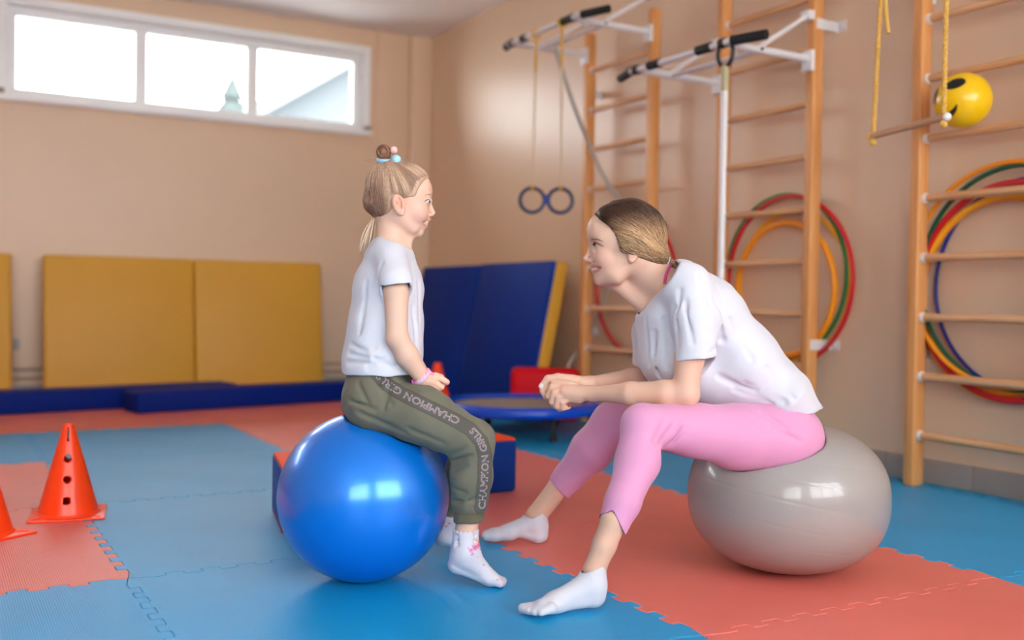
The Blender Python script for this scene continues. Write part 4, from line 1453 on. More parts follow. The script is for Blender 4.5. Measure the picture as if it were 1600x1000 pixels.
ws.sub(LocalHalf(p(1010, 606, -0.185), 0.078, p(1007, 570, -0.17), np.array([-0.2, 0, -0.97])), 0.001)
ws.rip = ripple(0.0020, ((60, 20, 35, 0.3), (-25, 50, 70, 1.3), (90, -30, -50, 2.2)))
ws.shell = 0.0065
sdf_mesh('t_shirt', ws, 0.0030, M_cotton, woman, wbase, None, 1)
# pink strap of the top underneath, seen at the neckline
sp_ = smooth_path([hp(1046, 414, 0.03), hp(1040, 421, 0.052), hp(1035, 432, 0.060), hp(1033, 444, 0.06)], 6)
MB().tube([Vector(q) - Vector(wbase) for q in sp_], 0.0042, n=8, squash=0.7).build('top_strap', mat('magenta_strap', (198, 62, 122), rough=0.6), woman)

# socks
M_sock = mat('white_knit_sock', (208, 206, 214), rough=0.9, spec=0.15, sheen=0.1, bump=0.10, bscale=420)
k1 = Field()
C_(k1, (928, 876, 0.365), (927, 915, 0.368), 20, 20, 0.01)
C_(k1, (927, 915, 0.368), (930, 931, 0.372), 19.5, 16.5, 0.012)
C_(k1, (921, 914, 0.370), (868, 940, 0.405), 20, 15, 0.02, 1.15)
C_(k1, (868, 941, 0.405), (846, 947.5, 0.425), 14.5, 11.0, 0.015, 1.7)
C_(k1, (925, 934, 0.372), (860, 948, 0.410), 13.5, 10, 0.01, 1.3)
for i, (tx, ty, tl, tr) in enumerate(((817, 950.5, 0.416, 7.8), (820.5, 952.8, 0.428, 6.5), (827, 954.6, 0.439, 6.2), (835.5, 956.2, 0.449, 5.8), (846, 957.2, 0.459, 5.4))):
    C_(k1, (852 + 2.5 * i, 948 + 0.6 * i, 0.412 + 0.009 * i), (tx, ty, tl), tr + 2.5, tr, 0.007)
k1.cut(Plane(p(927, 886, 0.365), np.array([-0.36, 0, 0.93])), 0.002)
k1.cut(Plane((0, 0, 0.0005), (0, 0, -1)), 0.003)
k1.shell = 0.004
sdf_mesh('sock', k1, 0.0022, M_sock, woman, wbase, None, 1)
k2 = Field()
C_(k2, (836.5, 796, -0.275), (840, 822, -0.268), 18.5, 16.5, 0.01)
C_(k2, (840, 822, -0.268), (843, 835, -0.264), 16, 13.5, 0.01)
C_(k2, (834, 816, -0.268), (795, 831, -0.258), 15, 12, 0.015, 1.15)
C_(k2, (797, 832, -0.258), (772, 835.5, -0.252), 12, 10, 0.012, 1.5)
C_(k2, (772, 836, -0.252), (760, 837, -0.248), 9.5, 8, 0.01, 1.7)
C_(k2, (838, 837, -0.264), (815, 833, -0.26), 10.5, 7, 0.01, 1.2)
k2.sub(LocalHalf(p(843, 782, -0.275), 0.062, p(836.5, 804, -0.275), np.array([-0.40, 0, 0.92])), 0.002)
k2.cut(Plane((0, 0, 0.0005), (0, 0, -1)), 0.003)
k2.shell = 0.004
sdf_mesh('sock', k2, 0.0022, M_sock, woman, wbase, None, 1)

# hair
wh = Field()
E_(wh, (985, 364.5), 57.5, 53, 0.082, 0.01, -6)
wh.cap(hp(953, 343.5), hp(985, 338), hr(22.5), hr(25), 0.02, 2.0)
wh.cap(hp(995, 372), hp(1027, 400), hr(44), hr(16), 0.02)
wh.cap(hp(985, 385), hp(1024, 402), hr(26), hr(14), 0.03, 2.1)
wh.cap(hp(1026, 402), hp(1040, 409), hr(13), hr(7), 0.012)
wh.sub(Cap(hp(900, 400, 0.15), hp(900, 400, -0.15), hr(66), hr(66)), 0.006)
wh.sub(LocalHalf(hp(985, 430, 0), 0.14, hp(985, 399.5), np.array([-0.29, 0, -0.955])), 0.006)
tie = hp(1037, 408)
def hair_tone(P, rnd_):
    """dark roots along the parting, lighter lengths towards the temples and the tie"""
    xy = proj0(P)
    x, y = xy[..., 0], xy[..., 1]
    par = 318 + 0.0022 * (x - 985) ** 2            # crown line
    t = np.clip((y - par - 12 - 0.25 * np.maximum(0, 985 - x)) / 40.0, 0, 1)
    low = np.clip((x - 1010) / 40.0, 0, 1) * np.clip((y - 360) / 40.0, 0, 1)
    dark, mid_, lite = lin3((72, 48, 36)), lin3((156, 116, 82)), lin3((206, 170, 130))
    c = dark + (mid_ - dark) * np.clip(t * 1.6, 0, 1)[..., None]
    c = c + (lite - c) * (np.clip(t * 1.5 - 0.6, 0, 1) * (0.25 + 0.6 * rnd_))[..., None]
    c = c + (lin3((112, 70, 46)) - c) * (0.55 * low)[..., None]
    return c
sdf_mesh('hair', wh, 0.0028, M_hair, woman, wbase, lambda v: hair_tone(v, np.full(len(v), 0.3)) * 0.85, 1)
rg = np.random.default_rng(7)
NS = 1100
u = rg.random(NS)
ang = np.radians(-66 + 62 * u + rg.normal(size=NS) * 1.0)
rr = 67.0 + np.abs(rg.normal(size=NS)) * np.where(u < 0.35, 12, 3)
rx_, ry_ = 900 + rr * np.cos(ang), 400 + rr * np.sin(ang)
crown = np.arange(NS) % 4 == 0
cx_ = 938 + 103 * rg.random(NS)
cy_ = 313.5 + 0.0125 * (cx_ - 988) ** 2 * np.where(cx_ < 988, 0.55, 1.0) + rg.random(NS) * 6
rx_, ry_ = np.where(crown, cx_, rx_), np.where(crown, cy_, ry_)
a_, ok_ = trace_many(wh, rx_, ry_)
tone = np.clip(0.5 + 0.5 * np.sin(46 * u + 3.0 * np.sin(9 * u) + 5 * crown) + 0.22 * rg.normal(size=NS), 0, 1)
curves, keep_ = [], np.nonzero(ok_)[0]
t = np.linspace(0, 1, 13)[:, None]
for i in keep_:
    a = a_[i]
    b = tie + np.array([rg.normal() * 0.006, -abs(rg.normal()) * 0.008, rg.normal() * 0.006])
    l0 = DH - a[1]
    m = hp(985 + 4 * rg.normal(), ry_[i] + (408 - ry_[i]) * 0.35, l0 * 0.5 + 0.055)
    if crown[i]: m = hp(1012 + 0.4 * (rx_[i] - 990) + 6 * rg.normal(), 345 + 25 * rg.random(), 0.02 + 0.05 * rg.random())
    curves.append((1 - t) ** 2 * a + 2 * t * (1 - t) * m + t * t * b)
nk = len(keep_)
C = pushed(wh, np.concatenate(curves), np.repeat(0.0008 + 0.0020 * rg.random(nk), 13)).reshape(nk, 13, 3)
cols = [hair_tone(C[k], np.full(13, tone[i])) * (0.6 + 0.65 * tone[i] + 0.15 * rg.random()) for k, i in enumerate(keep_)]
rad = list(0.0006 + 0.0004 * rg.random(nk))
Cm = C.copy()
Cm[..., 1] = 2 * yw - Cm[..., 1]
strands('hair_strands', list(C) + list(Cm), cols + cols, rad + rad, M_hair, woman, wbase)
# white hair tie
MB().tube([Vector(hp(1041, 408) - wbase) + Vector((0.004 * math.sin(a) , 0.017 * math.cos(a), 0.016 * math.sin(a) )) for a in [2 * math.pi * k / 24 for k in range(24)]], 0.0065, n=10, closed=True).build('hair_tie', mat('white_hair_tie', (232, 230, 234), rough=0.6), woman)
pt_ = smooth_path([hp(1043, 409), hp(1052, 412), hp(1060, 420), hp(1064, 430)], 6)
MB().tube([Vector(q - wbase) if not isinstance(q, Vector) else q - Vector(wbase) for q in pt_], [0.010] * 8 + [0.008] * (len(pt_) - 8), n=10).build('ponytail', mat('ponytail_brown', (150, 110, 78), rough=0.5), woman)
# ================================================================== the girl on the blue ball
DG = 2.55
PHI = math.radians(8)
def p(px, py, l=0.0): return W(px, py, DG - l)
def R_(r, l=0.0): return r * (DG - l) / FPX
_gc = W(623, 315, DG)
_gf, _gl = np.array([math.cos(PHI), math.sin(PHI), 0]), np.array([math.sin(PHI), -math.cos(PHI), 0])
def hp(px, py, l=0.0):
    q = W(px, py, DG) - _gc
    return _gc + _gf * (q[0] / math.cos(PHI)) + _gl * l + np.array([0, 0, q[2]])
def hr(r): return r * DG / FPX
def gaxes(ang):
    a = math.radians(ang)
    z = np.array([0, 0, 1.0])
    return [math.cos(a) * _gf + math.sin(a) * z, -math.sin(a) * _gf + math.cos(a) * z, _gl]
def E_(F, c, rx, ry, rl, k=0.01, ang=0.0, both=False, op='u'):
    for s in ((1, -1) if both else (1,)):
        F.ops.append((op, Ell(hp(c[0], c[1], (c[2] if len(c) > 2 else 0) * s), (hr(rx), hr(ry), rl), gaxes(ang)), k))
gbase = W(600, 800, 2.56); gbase[2] = 0.0
girl = person_root('girl in white T-shirt and khaki trousers sitting on the blue ball', gbase)

gb_ = Field()
E_(gb_, (617, 299), 46.5, 47.5, 0.069, 0.01)
E_(gb_, (650, 298), 25.5, 28, 0.052, 0.015)
E_(gb_, (645, 327), 25, 31, 0.050, 0.015)
H_(gb_, (622, 338, 0.038), (644, 357, 0.024), 10, 9, 0.02, True)
H_(gb_, (653.2, 361.3, 0.0), (652, 355, 0.0), 8.8, 10, 0.012)
E_(gb_, (657.5, 345), 11.5, 12, 0.024, 0.010)
E_(gb_, (652, 335, 0.030), 14, 12, 0.020, 0.012, 0, True)
E_(gb_, (684, 315.5, 0.026), 9.5, 6, 0.016, 0.008, 0, True, 'd')
E_(gb_, (667.6, 315, 0.026), 6.4, 5.8, 0.0118, 0.003, 0, True)
H_(gb_, (670.5, 317, 0), (675.6, 330, 0), 3.2, 3.0, 0.008)
H_(gb_, (676.4, 332.6, 0), (673, 335, 0), 3.3, 3.2, 0.005)
H_(gb_, (672.5, 335.5, 0.006), (669.5, 335, 0.009), 2.7, 2.5, 0.004, True)
H_(gb_, (670.4, 342.2, 0.0), (668.8, 342.4, 0.008), 2.2, 2.1, 0.003, True)
H_(gb_, (668.8, 342.4, 0.008), (661.5, 345.8, 0.022), 2.1, 1.3, 0.003, True)
H_(gb_, (664.6, 352.6, 0.0), (663.2, 352.2, 0.009), 2.4, 2.3, 0.003, True)
H_(gb_, (663.2, 352.2, 0.009), (659.5, 347.6, 0.022), 2.3, 1.3, 0.003, True)
yg = 0
def gmir(P):
    l = (P - _gc) @ _gl
    return P - 2 * l * _gl
def g_line(pix):
    L = [q for q in (gb_.trace(*xy) for xy in pix) if q is not None]
    return [L, [gmir(q) for q in L]]
g_up = g_line([(671.5, 342.6), (669, 342.4), (665.5, 344.0), (662, 346.2)])
g_lo = g_line([(665.5, 352.4), (663.8, 352.0), (662, 350.2), (661.2, 348.2)])
g_mo = g_line([(668.5, 346.6), (666, 347.0), (664, 347.2), (661.6, 347.2)])
for L in g_mo:
    for a, b in zip(L, L[1:]): gb_.sub(Cap(a, b, hr(1.5), hr(1.2)), 0.0015)
# ears
E_(gb_, (621.5, 323.5, 0.068), 9.6, 16.4, 0.0085, 0.004, 14, True)
E_(gb_, (622.3, 321.5, 0.0775), 5.6, 11, 0.0105, 0.002, 14, True, 'd')
E_(gb_, (619.6, 318, 0.0715), 1.6, 7, 0.003, 0.003, 24, True)
E_(gb_, (628.4, 325, 0.0715), 2.6, 4.2, 0.004, 0.003, 0, True)
E_(gb_, (626.5, 336.5, 0.068), 4.2, 4.4, 0.006, 0.004, 0, True)
# neck, trunk
gb_.cap(hp(613, 342), p(611, 400), hr(24), R_(26), 0.02)
C_(gb_, (640, 366, 0), (634, 392, 0), 5, 8, 0.02)
C_(gb_, (611, 408, 0.070), (611, 408, -0.070), 19, 19, 0.03)
C_(gb_, (609, 425), (600, 580), 38, 42, 0.03, 1.25)
# near arm
C_(gb_, (614, 414, 0.085), (619, 455, 0.108), 18, 19, 0.015)
C_(gb_, (619, 455, 0.108), (620, 527, 0.118), 19.5, 16.8, 0.012)
C_(gb_, (621, 529, 0.118), (636, 556, 0.108), 17.0, 17.5, 0.012)
C_(gb_, (636, 556, 0.108), (661, 592, 0.085), 17.2, 11.5, 0.012)
C_(gb_, (661, 592, 0.085), (674, 599, 0.078), 11.8, 10.0, 0.008)
finger(gb_, [(672, 591, .084), (685, 589.5, .084), (698, 597, .080)], [6.4, 5.8, 4.9])
finger(gb_, [(672, 596, .092), (682, 599.5, .095), (690, 605, .093)], [6.0, 5.4, 4.6])
finger(gb_, [(670, 600, .090), (679, 605, .094), (685, 609.5, .090)], [5.6, 5.0, 4.2])
finger(gb_, [(668, 603, .085), (674, 607, .090), (679, 611, .088)], [5.0, 4.6, 4.0])
finger(gb_, [(668, 590, .070), (680, 586.5, .062), (690, 589, .060)], [5.6, 5.0, 4.4])
# far arm
C_(gb_, (613, 414, -0.085), (622, 525, -0.11), 18, 16, 0.015)
C_(gb_, (622, 525, -0.11), (664, 592, -0.02), 16, 11, 0.012)
C_(gb_, (664, 592, -0.02), (684, 598, 0.03), 11, 8, 0.01)
finger(gb_, [(682, 596, .03), (690, 598, .045), (692, 602, .055)], [5, 4.6, 4.0])
# legs and feet under the clothes
C_(gb_, (582, 626, 0.05), (582, 626, -0.05), 36, 36, 0.03)
C_(gb_, (592, 634, 0.06), (736, 692, 0.105), 34, 24, 0.02)
C_(gb_, (736, 692, 0.105), (731, 800, 0.085), 24, 18.5, 0.015)
C_(gb_, (731, 800, 0.085), (728, 842, 0.08), 18.8, 17, 0.01)
C_(gb_, (728, 842, 0.08), (722, 876, 0.075), 15, 12, 0.01)
C_(gb_, (722, 876, 0.075), (775, 906, 0.055), 11, 6, 0.01)
C_(gb_, (592, 634, -0.06), (738, 690, -0.12), 34, 24, 0.02)
C_(gb_, (738, 690, -0.12), (702, 795, -0.205), 24, 15, 0.015)
C_(gb_, (702, 795, -0.205), (693, 838, -0.235), 13, 10, 0.01)
def girl_tint(v):
    c = np.tile(lin3((226, 184, 160)), (len(v), 1))
    for s in (1, -1):
        c = blend(c, 0.40 * gauss(v, hp(655, 336, 0.045 * s), 0.020), (232, 158, 146))
        c = blend(c, 0.55 * gauss(v, hp(621, 322, 0.075 * s), 0.022), (228, 150, 128))
        for L in (g_up[s < 0], g_lo[s < 0]):
            for a, b in zip(L, L[1:]):
                c = blend(c, 0.75 * np.clip((0.0027 - near_line(v, a, b)) / 0.0012, 0, 1), (210, 128, 120))
        L = g_mo[s < 0]
        for n_, (a, b) in enumerate(zip(L, L[1:])):
            c = blend(c, np.clip((0.0026 - near_line(v, a, b)) / 0.0008, 0, 1), (238, 230, 224) if n_ < 1 else (150, 70, 66))
    c = blend(c, 0.3 * gauss(v, hp(678, 333), 0.009), (226, 150, 138))
    c = blend(c, 0.5 * gauss(v, p(620, 545, 0.118), 0.018), (226, 166, 150))
    for q in ((698, 598, .08), (690, 606, .09)):
        c = blend(c, 0.5 * gauss(v, p(*q), 0.009), (228, 152, 138))
    return c
sdf_mesh('body', gb_, 0.0023, M_skin, girl, gbase, girl_tint, 1)
qe = gb_.trace(670.4, 315.6)
ne = gb_.grad(qe[None])[0]
for q1, q2 in ((qe - ne * 0.0056, qe - ne * 0.0014 + _gf * 0.0012),):
    for m_ in (lambda x: x, gmir):
        ec = MB().sphere(m_(q1) - gbase, 0.0062, n=18, m=12).build('eyeball', M_eye, girl, smooth=80)
        MB().sphere(m_(q2) - gbase, 0.0030, n=14, m=10).build('iris', M_iris, ec, smooth=80)
Pl, rl = surf_tube(gb_, [(673.2, 314.6), (671.2, 312.6), (668.2, 312.2), (664.8, 313.6), (662.5, 315.8)], 0.0012, 0.0006)
MB().tube([q - Vector(gbase) for q in Pl], rl, n=6).build('eyelashes', M_lash, girl)
Pl, rl = surf_tube(gb_, [(675.0, 305.8), (672.5, 303.8), (668.5, 303.6), (663.5, 306.0)], 0.0019, -0.0007)
MB().tube([q - Vector(gbase) for q in Pl], rl, n=8, squash=0.6).build('eyebrow', mat('fair_brow_hair', (170, 128, 104), rough=0.8), girl)

# T-shirt
gs = Field()
C_(gs, (608, 412), (607, 450), 41, 53, 0.02, 1.14)
C_(gs, (607, 450), (603, 510), 53, 56.5, 0.02, 1.14)
C_(gs, (603, 510), (598, 560), 56.5, 60, 0.02, 1.16)
C_(gs, (598, 560), (597, 602), 60, 61, 0.02, 1.18)
C_(gs, (608, 398, 0.05), (608, 398, -0.05), 27, 27, 0.03)
C_(gs, (612, 408, 0.08), (618, 436, 0.115), 25.5, 24.5, 0.02)
C_(gs, (618, 436, 0.118), (620, 470, 0.134), 24.5, 23.5, 0.02)
C_(gs, (612, 408, -0.08), (618, 470, -0.125), 25, 23.5, 0.02)
for a, b, r in (((545, 552), (575, 560), 2.4), ((542, 566), (580, 568), 2.2), ((548, 538), (570, 548), 1.8), ((600, 470), (585, 545), 1.8), ((645, 480), (652, 545), 1.8),
                ((572, 440), (562, 520), 1.6), ((640, 540), (620, 572), 2.0), ((585, 560), (612, 574), 1.8), ((596, 412), (588, 450), 1.8), ((655, 440), (656, 500), 1.4), ((575, 575), (600, 560), 1.6)):
    q0, q1 = gs.trace(*a), gs.trace(*b)
    if q0 is not None and q1 is not None:
        gs.ops.append(('f', Cap(q0 - np.array([0, 0.001, 0]), q1 - np.array([0, 0.001, 0]), R_(r), R_(r * 0.5)), 0.012))
gs.cut(Plane(p(610, 375.5), np.array([0.37, 0, 0.93])), 0.003)
gs.cut(Plane(p(597, 583), np.array([0.0, 0, -1.0])), 0.002)
gs.sub(LocalHalf(p(620, 476, 0.160), 0.063, p(619, 442.5, 0.12), np.array([0.10, 0.1, -0.98])), 0.001)
gs.sub(LocalHalf(p(620, 476, -0.160), 0.063, p(619, 444, -0.12), np.array([0.15, 0, -0.98])), 0.001)
gs.rip = ripple(0.0018, ((70, 25, 40, 0.9), (-30, 60, 85, 2.3), (100, -30, -60, 0.2)))
gs.shell = 0.006
sdf_mesh('t_shirt', gs, 0.0027, M_cotton, girl, gbase, None, 1)

# trousers
gt = Field()
C_(gt, (594, 580), (584, 622), 49, 46, 0.02, 1.3)
C_(gt, (582, 626, 0.052), (582, 626, -0.052), 43.5, 43.5, 0.03)
C_(gt, (592, 632, 0.062), (660, 648, 0.092), 44, 43.5, 0.025)
C_(gt, (660, 648, 0.092), (736, 690, 0.112), 43.5, 34.5, 0.025)
C_(gt, (737, 692, 0.112), (737, 745, 0.100), 33.5, 32, 0.02)
C_(gt, (737, 745, 0.100), (734, 782, 0.087), 32, 29.0, 0.015)
C_(gt, (732, 790, 0.085), (732, 830, 0.085), 24.8, 24.0, 0.003)
C_(gt, (592, 632, -0.062), (740, 688, -0.12), 43, 32, 0.025)
C_(gt, (740, 688, -0.12), (708, 775, -0.19), 32, 24, 0.02)
C_(gt, (706, 780, -0.195), (699, 800, -0.21), 20, 19, 0.006)
for a, b, r in (((598, 590), (640, 600), 2.8), ((590, 600), (612, 632), 2.6), ((606, 606), (600, 640), 2.2), ((545, 625), (585, 640), 2.0), ((560, 645), (600, 662), 2.4),
                ((600, 662), (632, 676), 2.6), ((640, 672), (690, 692), 2.0), ((706, 722), (735, 712), 3.0), ((706, 738), (728, 728), 2.4), ((704, 712), (726, 700), 2.0),
                ((706, 760), (726, 770), 1.8), ((710, 784), (745, 780), 1.8), ((622, 596), (650, 612), 1.8), ((560, 600), (575, 630), 1.6)):
    q0, q1 = gt.trace(*a), gt.trace(*b)
    if q0 is not None and q1 is not None:
        gt.ops.append(('f', Cap(q0 - np.array([0, 0.001, 0]), q1 - np.array([0, 0.001, 0]), R_(r), R_(r * 0.5)), 0.012))
gt.sub(LocalHalf(p(730, 840, 0.085), 0.062, p(732, 814.5, 0.085), np.array([0.05, 0, -1])), 0.001)
gt.sub(LocalHalf(p(694, 824, -0.215), 0.055, p(699, 801, -0.21), np.array([-0.3, 0, -0.95])), 0.001)
gt.rip = ripple(0.0016, ((90, 35, 50, 0.5), (-45, 70, 95, 1.1), (120, -40, -70, 2.9)))
gt.shell = 0.007
STRIPE = [(588, 582), (604, 600), (620, 611), (645, 624), (680, 641), (712, 657), (735, 671), (752, 690), (758, 712), (757, 750), (752, 793)]
def px_dist(xy, poly):
    d = np.full(len(xy), 1e9)
    for a, b in zip(poly, poly[1:]):
        a, b = np.array(a, float), np.array(b, float)
        t = np.clip((xy - a) @ (b - a) / ((b - a) @ (b - a)), 0, 1)
        d = np.minimum(d, np.linalg.norm(xy - a - t[:, None] * (b - a), axis=1))
    return d
def trouser_tint(v):
    c = np.tile(lin3((112, 108, 92)), (len(v), 1))
    xy = proj0(v)
    near = v[:, 1] < W(700, 700, DG - 0.085)[1]
    d = px_dist(xy, STRIPE)
    c = blend(c, np.where(near, np.clip((10.0 - d) / 0.8, 0, 1), 0), (90, 87, 80))
    c = blend(c, np.where(near, np.clip((1.2 - np.abs(d - 10.3)) / 0.6, 0, 1) * 0.7, 0), (58, 56, 48))
    # ribbed cuff
    cz = p(732, 797, 0.085)[2]
    cuff = (v[:, 2] < cz) & (v[:, 0] > p(700, 797, .085)[0]) & (v[:, 1] < DG)
    return blend(c, cuff * 0.8, (96, 88, 70))
M_khaki = mat('khaki_jersey', (112, 108, 92), rough=0.85, spec=0.2, sheen=0.1, attr='tint', bump=0.2, bscale=400)
sdf_mesh('trousers', gt, 0.0027, M_khaki, girl, gbase, trouser_tint, 1)

# outlined lettering along the side stripe
def text_on(path, txt, size, width):
    cu = bpy.data.curves.new('lettering', 'FONT')
    cu.body = txt
    cu.size = 1.0
    cu.fill_mode = 'NONE'
    cu.resolution_u = 3
    cu.bevel_depth = 0.022
    cu.bevel_resolution = 0
    ob = bpy.data.objects.new('lettering_tmp', cu)
    COL.objects.link(ob)
    dg = bpy.context.evaluated_depsgraph_get()
    me = bpy.data.meshes.new_from_object(ob.evaluated_get(dg))
    bpy.data.objects.remove(ob, do_unlink=True)
    n = len(me.vertices)
    co = np.empty(n * 3)
    me.vertices.foreach_get('co', co)
    co = co.reshape(-1, 3)
    P = np.array(path, float)
    seg = np.linalg.norm(np.diff(P, axis=0), axis=1)
    cum = np.concatenate([[0], np.cumsum(seg)])
    x0, x1 = co[:, 0].min(), co[:, 0].max()
    s = (co[:, 0] - x0) / (x1 - x0) * cum[-1]
    px = np.interp(s, cum, P[:, 0])
    py = np.interp(s, cum, P[:, 1])
    e = 3.0
    tx = np.interp(np.minimum(s + e, cum[-1]), cum, P[:, 0]) - np.interp(np.maximum(s - e, 0), cum, P[:, 0])
    ty = np.interp(np.minimum(s + e, cum[-1]), cum, P[:, 1]) - np.interp(np.maximum(s - e, 0), cum, P[:, 1])
    L = np.hypot(tx, ty)
    tx, ty = tx / L, ty / L
    hgt = (co[:, 1] - 0.36) * size          # across the stripe, letter tops to the left of the reading direction
    px, py = px + ty * hgt, py - tx * hgt
    # lay every vertex on the cloth: march along the sight line of the stripe until the surface
    out = np.zeros((n, 3))
    r = np.stack([ray0(a, b) for a, b in zip(px, py)])
    d = np.full(n, 2.25)
    for _ in range(60):
        Q = np.array([0, 0, CAM_H]) + r * d[:, None]
        f = gt(Q, only_union=True)
        d += np.clip(f * 0.8, -0.01, 0.05)
    Q = np.array([0, 0, CAM_H]) + r * d[:, None]
    g = np.stack([gt(Q + np.eye(3)[i] * 1e-3, only_union=True) - gt(Q - np.eye(3)[i] * 1e-3, only_union=True) for i in range(3)], -1)
    g /= np.linalg.norm(g, axis=1)[:, None] + 1e-9
    Q = Q + g * (0.0004 + 0.0006 * np.clip(co[:, 2:3] / 0.035, -1, 1))
    me.vertices.foreach_set('co', (Q - gbase).ravel())
    me.update()
    me.materials.clear()
    me.materials.append(mat('pale_pink_print', (206, 182, 190), rough=0.7))
    o = link('lettering', me, girl)
    o['label'] = 'outlined lettering CHAMPION GIRLS along the trouser stripe'
    return o
text_on([(752, 795), (756, 755), (758, 718), (755, 700), (748, 684), (736, 671)], 'CHAMPION GIRLS', 15.0, 0)
text_on([(717, 659), (690, 646), (655, 629), (628, 615), (606, 601), (590, 586)], 'CHAMPION GIRLS', 15.0, 0)

# socks with a pink print and frilled top
def sock_tint(v):
    c = np.tile(lin3((212, 206, 214)), (len(v), 1))
    xy = proj0(v)
    rr = np.random.default_rng(3)
    for cx, cy, r, col in ((742, 856, 5, (214, 80, 150)), (736, 860, 4, (206, 96, 160)), (748, 852, 4.5, (222, 70, 120)), (745, 844, 3.2, (226, 150, 90)), (738, 866, 3, (198, 110, 170)),
                           (752, 858, 3, (160, 110, 180)), (748, 847, 2.5, (210, 60, 60)), (732, 856, 2.5, (220, 130, 170)), (756, 883, 2.0, (190, 130, 140)), (777, 906, 2.6, (196, 150, 160)), (746, 870, 1.6, (210, 120, 160)),
                           (693, 815, 3.5, (214, 80, 130)), (697, 822, 3, (222, 140, 90)), (690, 826, 2.5, (214, 90, 150)), (702, 818, 2.5, (206, 70, 90)), (764, 884, 1.4, (200, 140, 150)), (750, 893, 1.4, (200, 140, 150))):
        d = np.hypot(xy[:, 0] - cx, (xy[:, 1] - cy) * 1.2)
        w = r * (1 + 0.35 * np.sin(7 * np.arctan2(xy[:, 1] - cy, xy[:, 0] - cx) + cx))
        c = blend(c, 0.85 * np.clip((w - d) / 1.0, 0, 1), col)
    toe = np.clip((xy[:, 0] - 779) / 3, 0, 1) + np.clip((708 - xy[:, 0]) / 3, 0, 1) * (xy[:, 1] > 872)
    return blend(c, 0.35 * np.clip(toe, 0, 1), (222, 186, 208))
M_gsock = mat('printed_child_sock', (226, 220, 226), rough=0.9, spec=0.15, attr='tint', bump=0.08, bscale=400)
gk = Field()
C_(gk, (728, 822, 0.082), (727.5, 858, 0.080), 20.5, 20, 0.01)
C_(gk, (727, 858, 0.080), (714, 881, 0.075), 20, 14.5, 0.015)
C_(gk, (728, 868, 0.078), (764, 901, 0.062), 20, 11.5, 0.02, 1.05)
C_(gk, (762, 901, 0.062), (780, 909, 0.052), 11.5, 8.5, 0.01, 1.5)
C_(gk, (714, 884, 0.075), (764, 906, 0.060), 11, 9, 0.01)
for tx, ty, tl in ((786, 907.5, 0.040), (785, 910, 0.058), (781, 912, 0.072)):
    C_(gk, (774, 906, tl), (tx, ty, tl), 8, 6, 0.006)
for k in range(3):
    gk.ops.append(('f', Cap(gk.trace(712, 838 + 7 * k), gk.trace(744, 836 + 8 * k), R_(1.6), R_(1.2)), 0.008))
def frill(F, P):
    # scalloped upper edge
    a = np.arctan2(P[..., 1] - p(728, 826, .082)[1], P[..., 0] - p(728, 826, .082)[0])
    top = p(728, 827.5, .082)[2] + 0.0022 * np.cos(16 * a)
    return np.maximum(F, P[..., 2] - top)
gk.post.append(frill)
gk.cut(Plane((0, 0, 0.0005), (0, 0, -1)), 0.003)
gk.shell = 0.0045
sdf_mesh('sock', gk, 0.0021, M_gsock, girl, gbase, sock_tint, 1)
gk2 = Field()
C_(gk2, (700, 800, -0.208), (694, 832, -0.232), 16, 15, 0.01)
C_(gk2, (694, 832, -0.232), (690, 842, -0.238), 15, 11, 0.01)
C_(gk2, (694, 836, -0.232), (722, 853, -0.25), 13, 9, 0.01, 1.1)
C_(gk2, (722, 853, -0.25), (738, 857, -0.26), 9, 7, 0.01, 1.4)
gk2.cut(Plane(p(699, 805, -0.21), np.array([0.25, 0, 0.97])), 0.002)
gk2.shell = 0.0045
sdf_mesh('sock', gk2, 0.0023, M_gsock, girl, gbase, sock_tint, 1)

# wrist band with a toy watch
bd = Field()
wr = p(659, 588.5, 0.086)
axv = p(674, 599, 0.078) - p(645, 570, 0.1)
axv /= np.linalg.norm(axv)
s1 = np.cross(axv, [0, 1, 0]); s1 /= np.linalg.norm(s1)
s2 = np.cross(axv, s1)
rgp = [Vector(wr - gbase + (s1 * math.cos(a) + s2 * math.sin(a)) * (R_(12.6))) for a in [2 * math.pi * k / 40 for k in range(40)]]
M_band = mat('pink_print_strap', (236, 130, 178), rough=0.5, vscale=120.0, rgb2=(226, 214, 226))
MB().tube(rgp, 0.0066, n=10, closed=True, squash=1.0).build('wrist_strap', M_band, girl)
MB().tube([Vector(wr - gbase + s1 * R_(12.5) * sg - axv * 0.009), Vector(wr - gbase + s1 * R_(13.5) * sg + axv * 0.016)], 0.0095, n=12, squash=0.5).build('toy_watch', mat('pink_watch', (246, 150, 196), rough=0.4), girl) if (sg := (-1 if (s1[2] < 0) else 1)) else None
q = gb_.trace(650, 601)
wq = wr - s1 * sg * R_(12.5) - axv * 0.004 + np.array([0, -0.006, 0])
MB().tube([Vector(wq - gbase) + Vector((0.0055 * math.cos(a), -0.002, 0.0055 * math.sin(a))) for a in [2 * math.pi * k / 16 for k in range(16)]], 0.0024, n=8, closed=True).build('strap_charm', mat('purple_charm', (170, 70, 150), rough=0.4), girl)

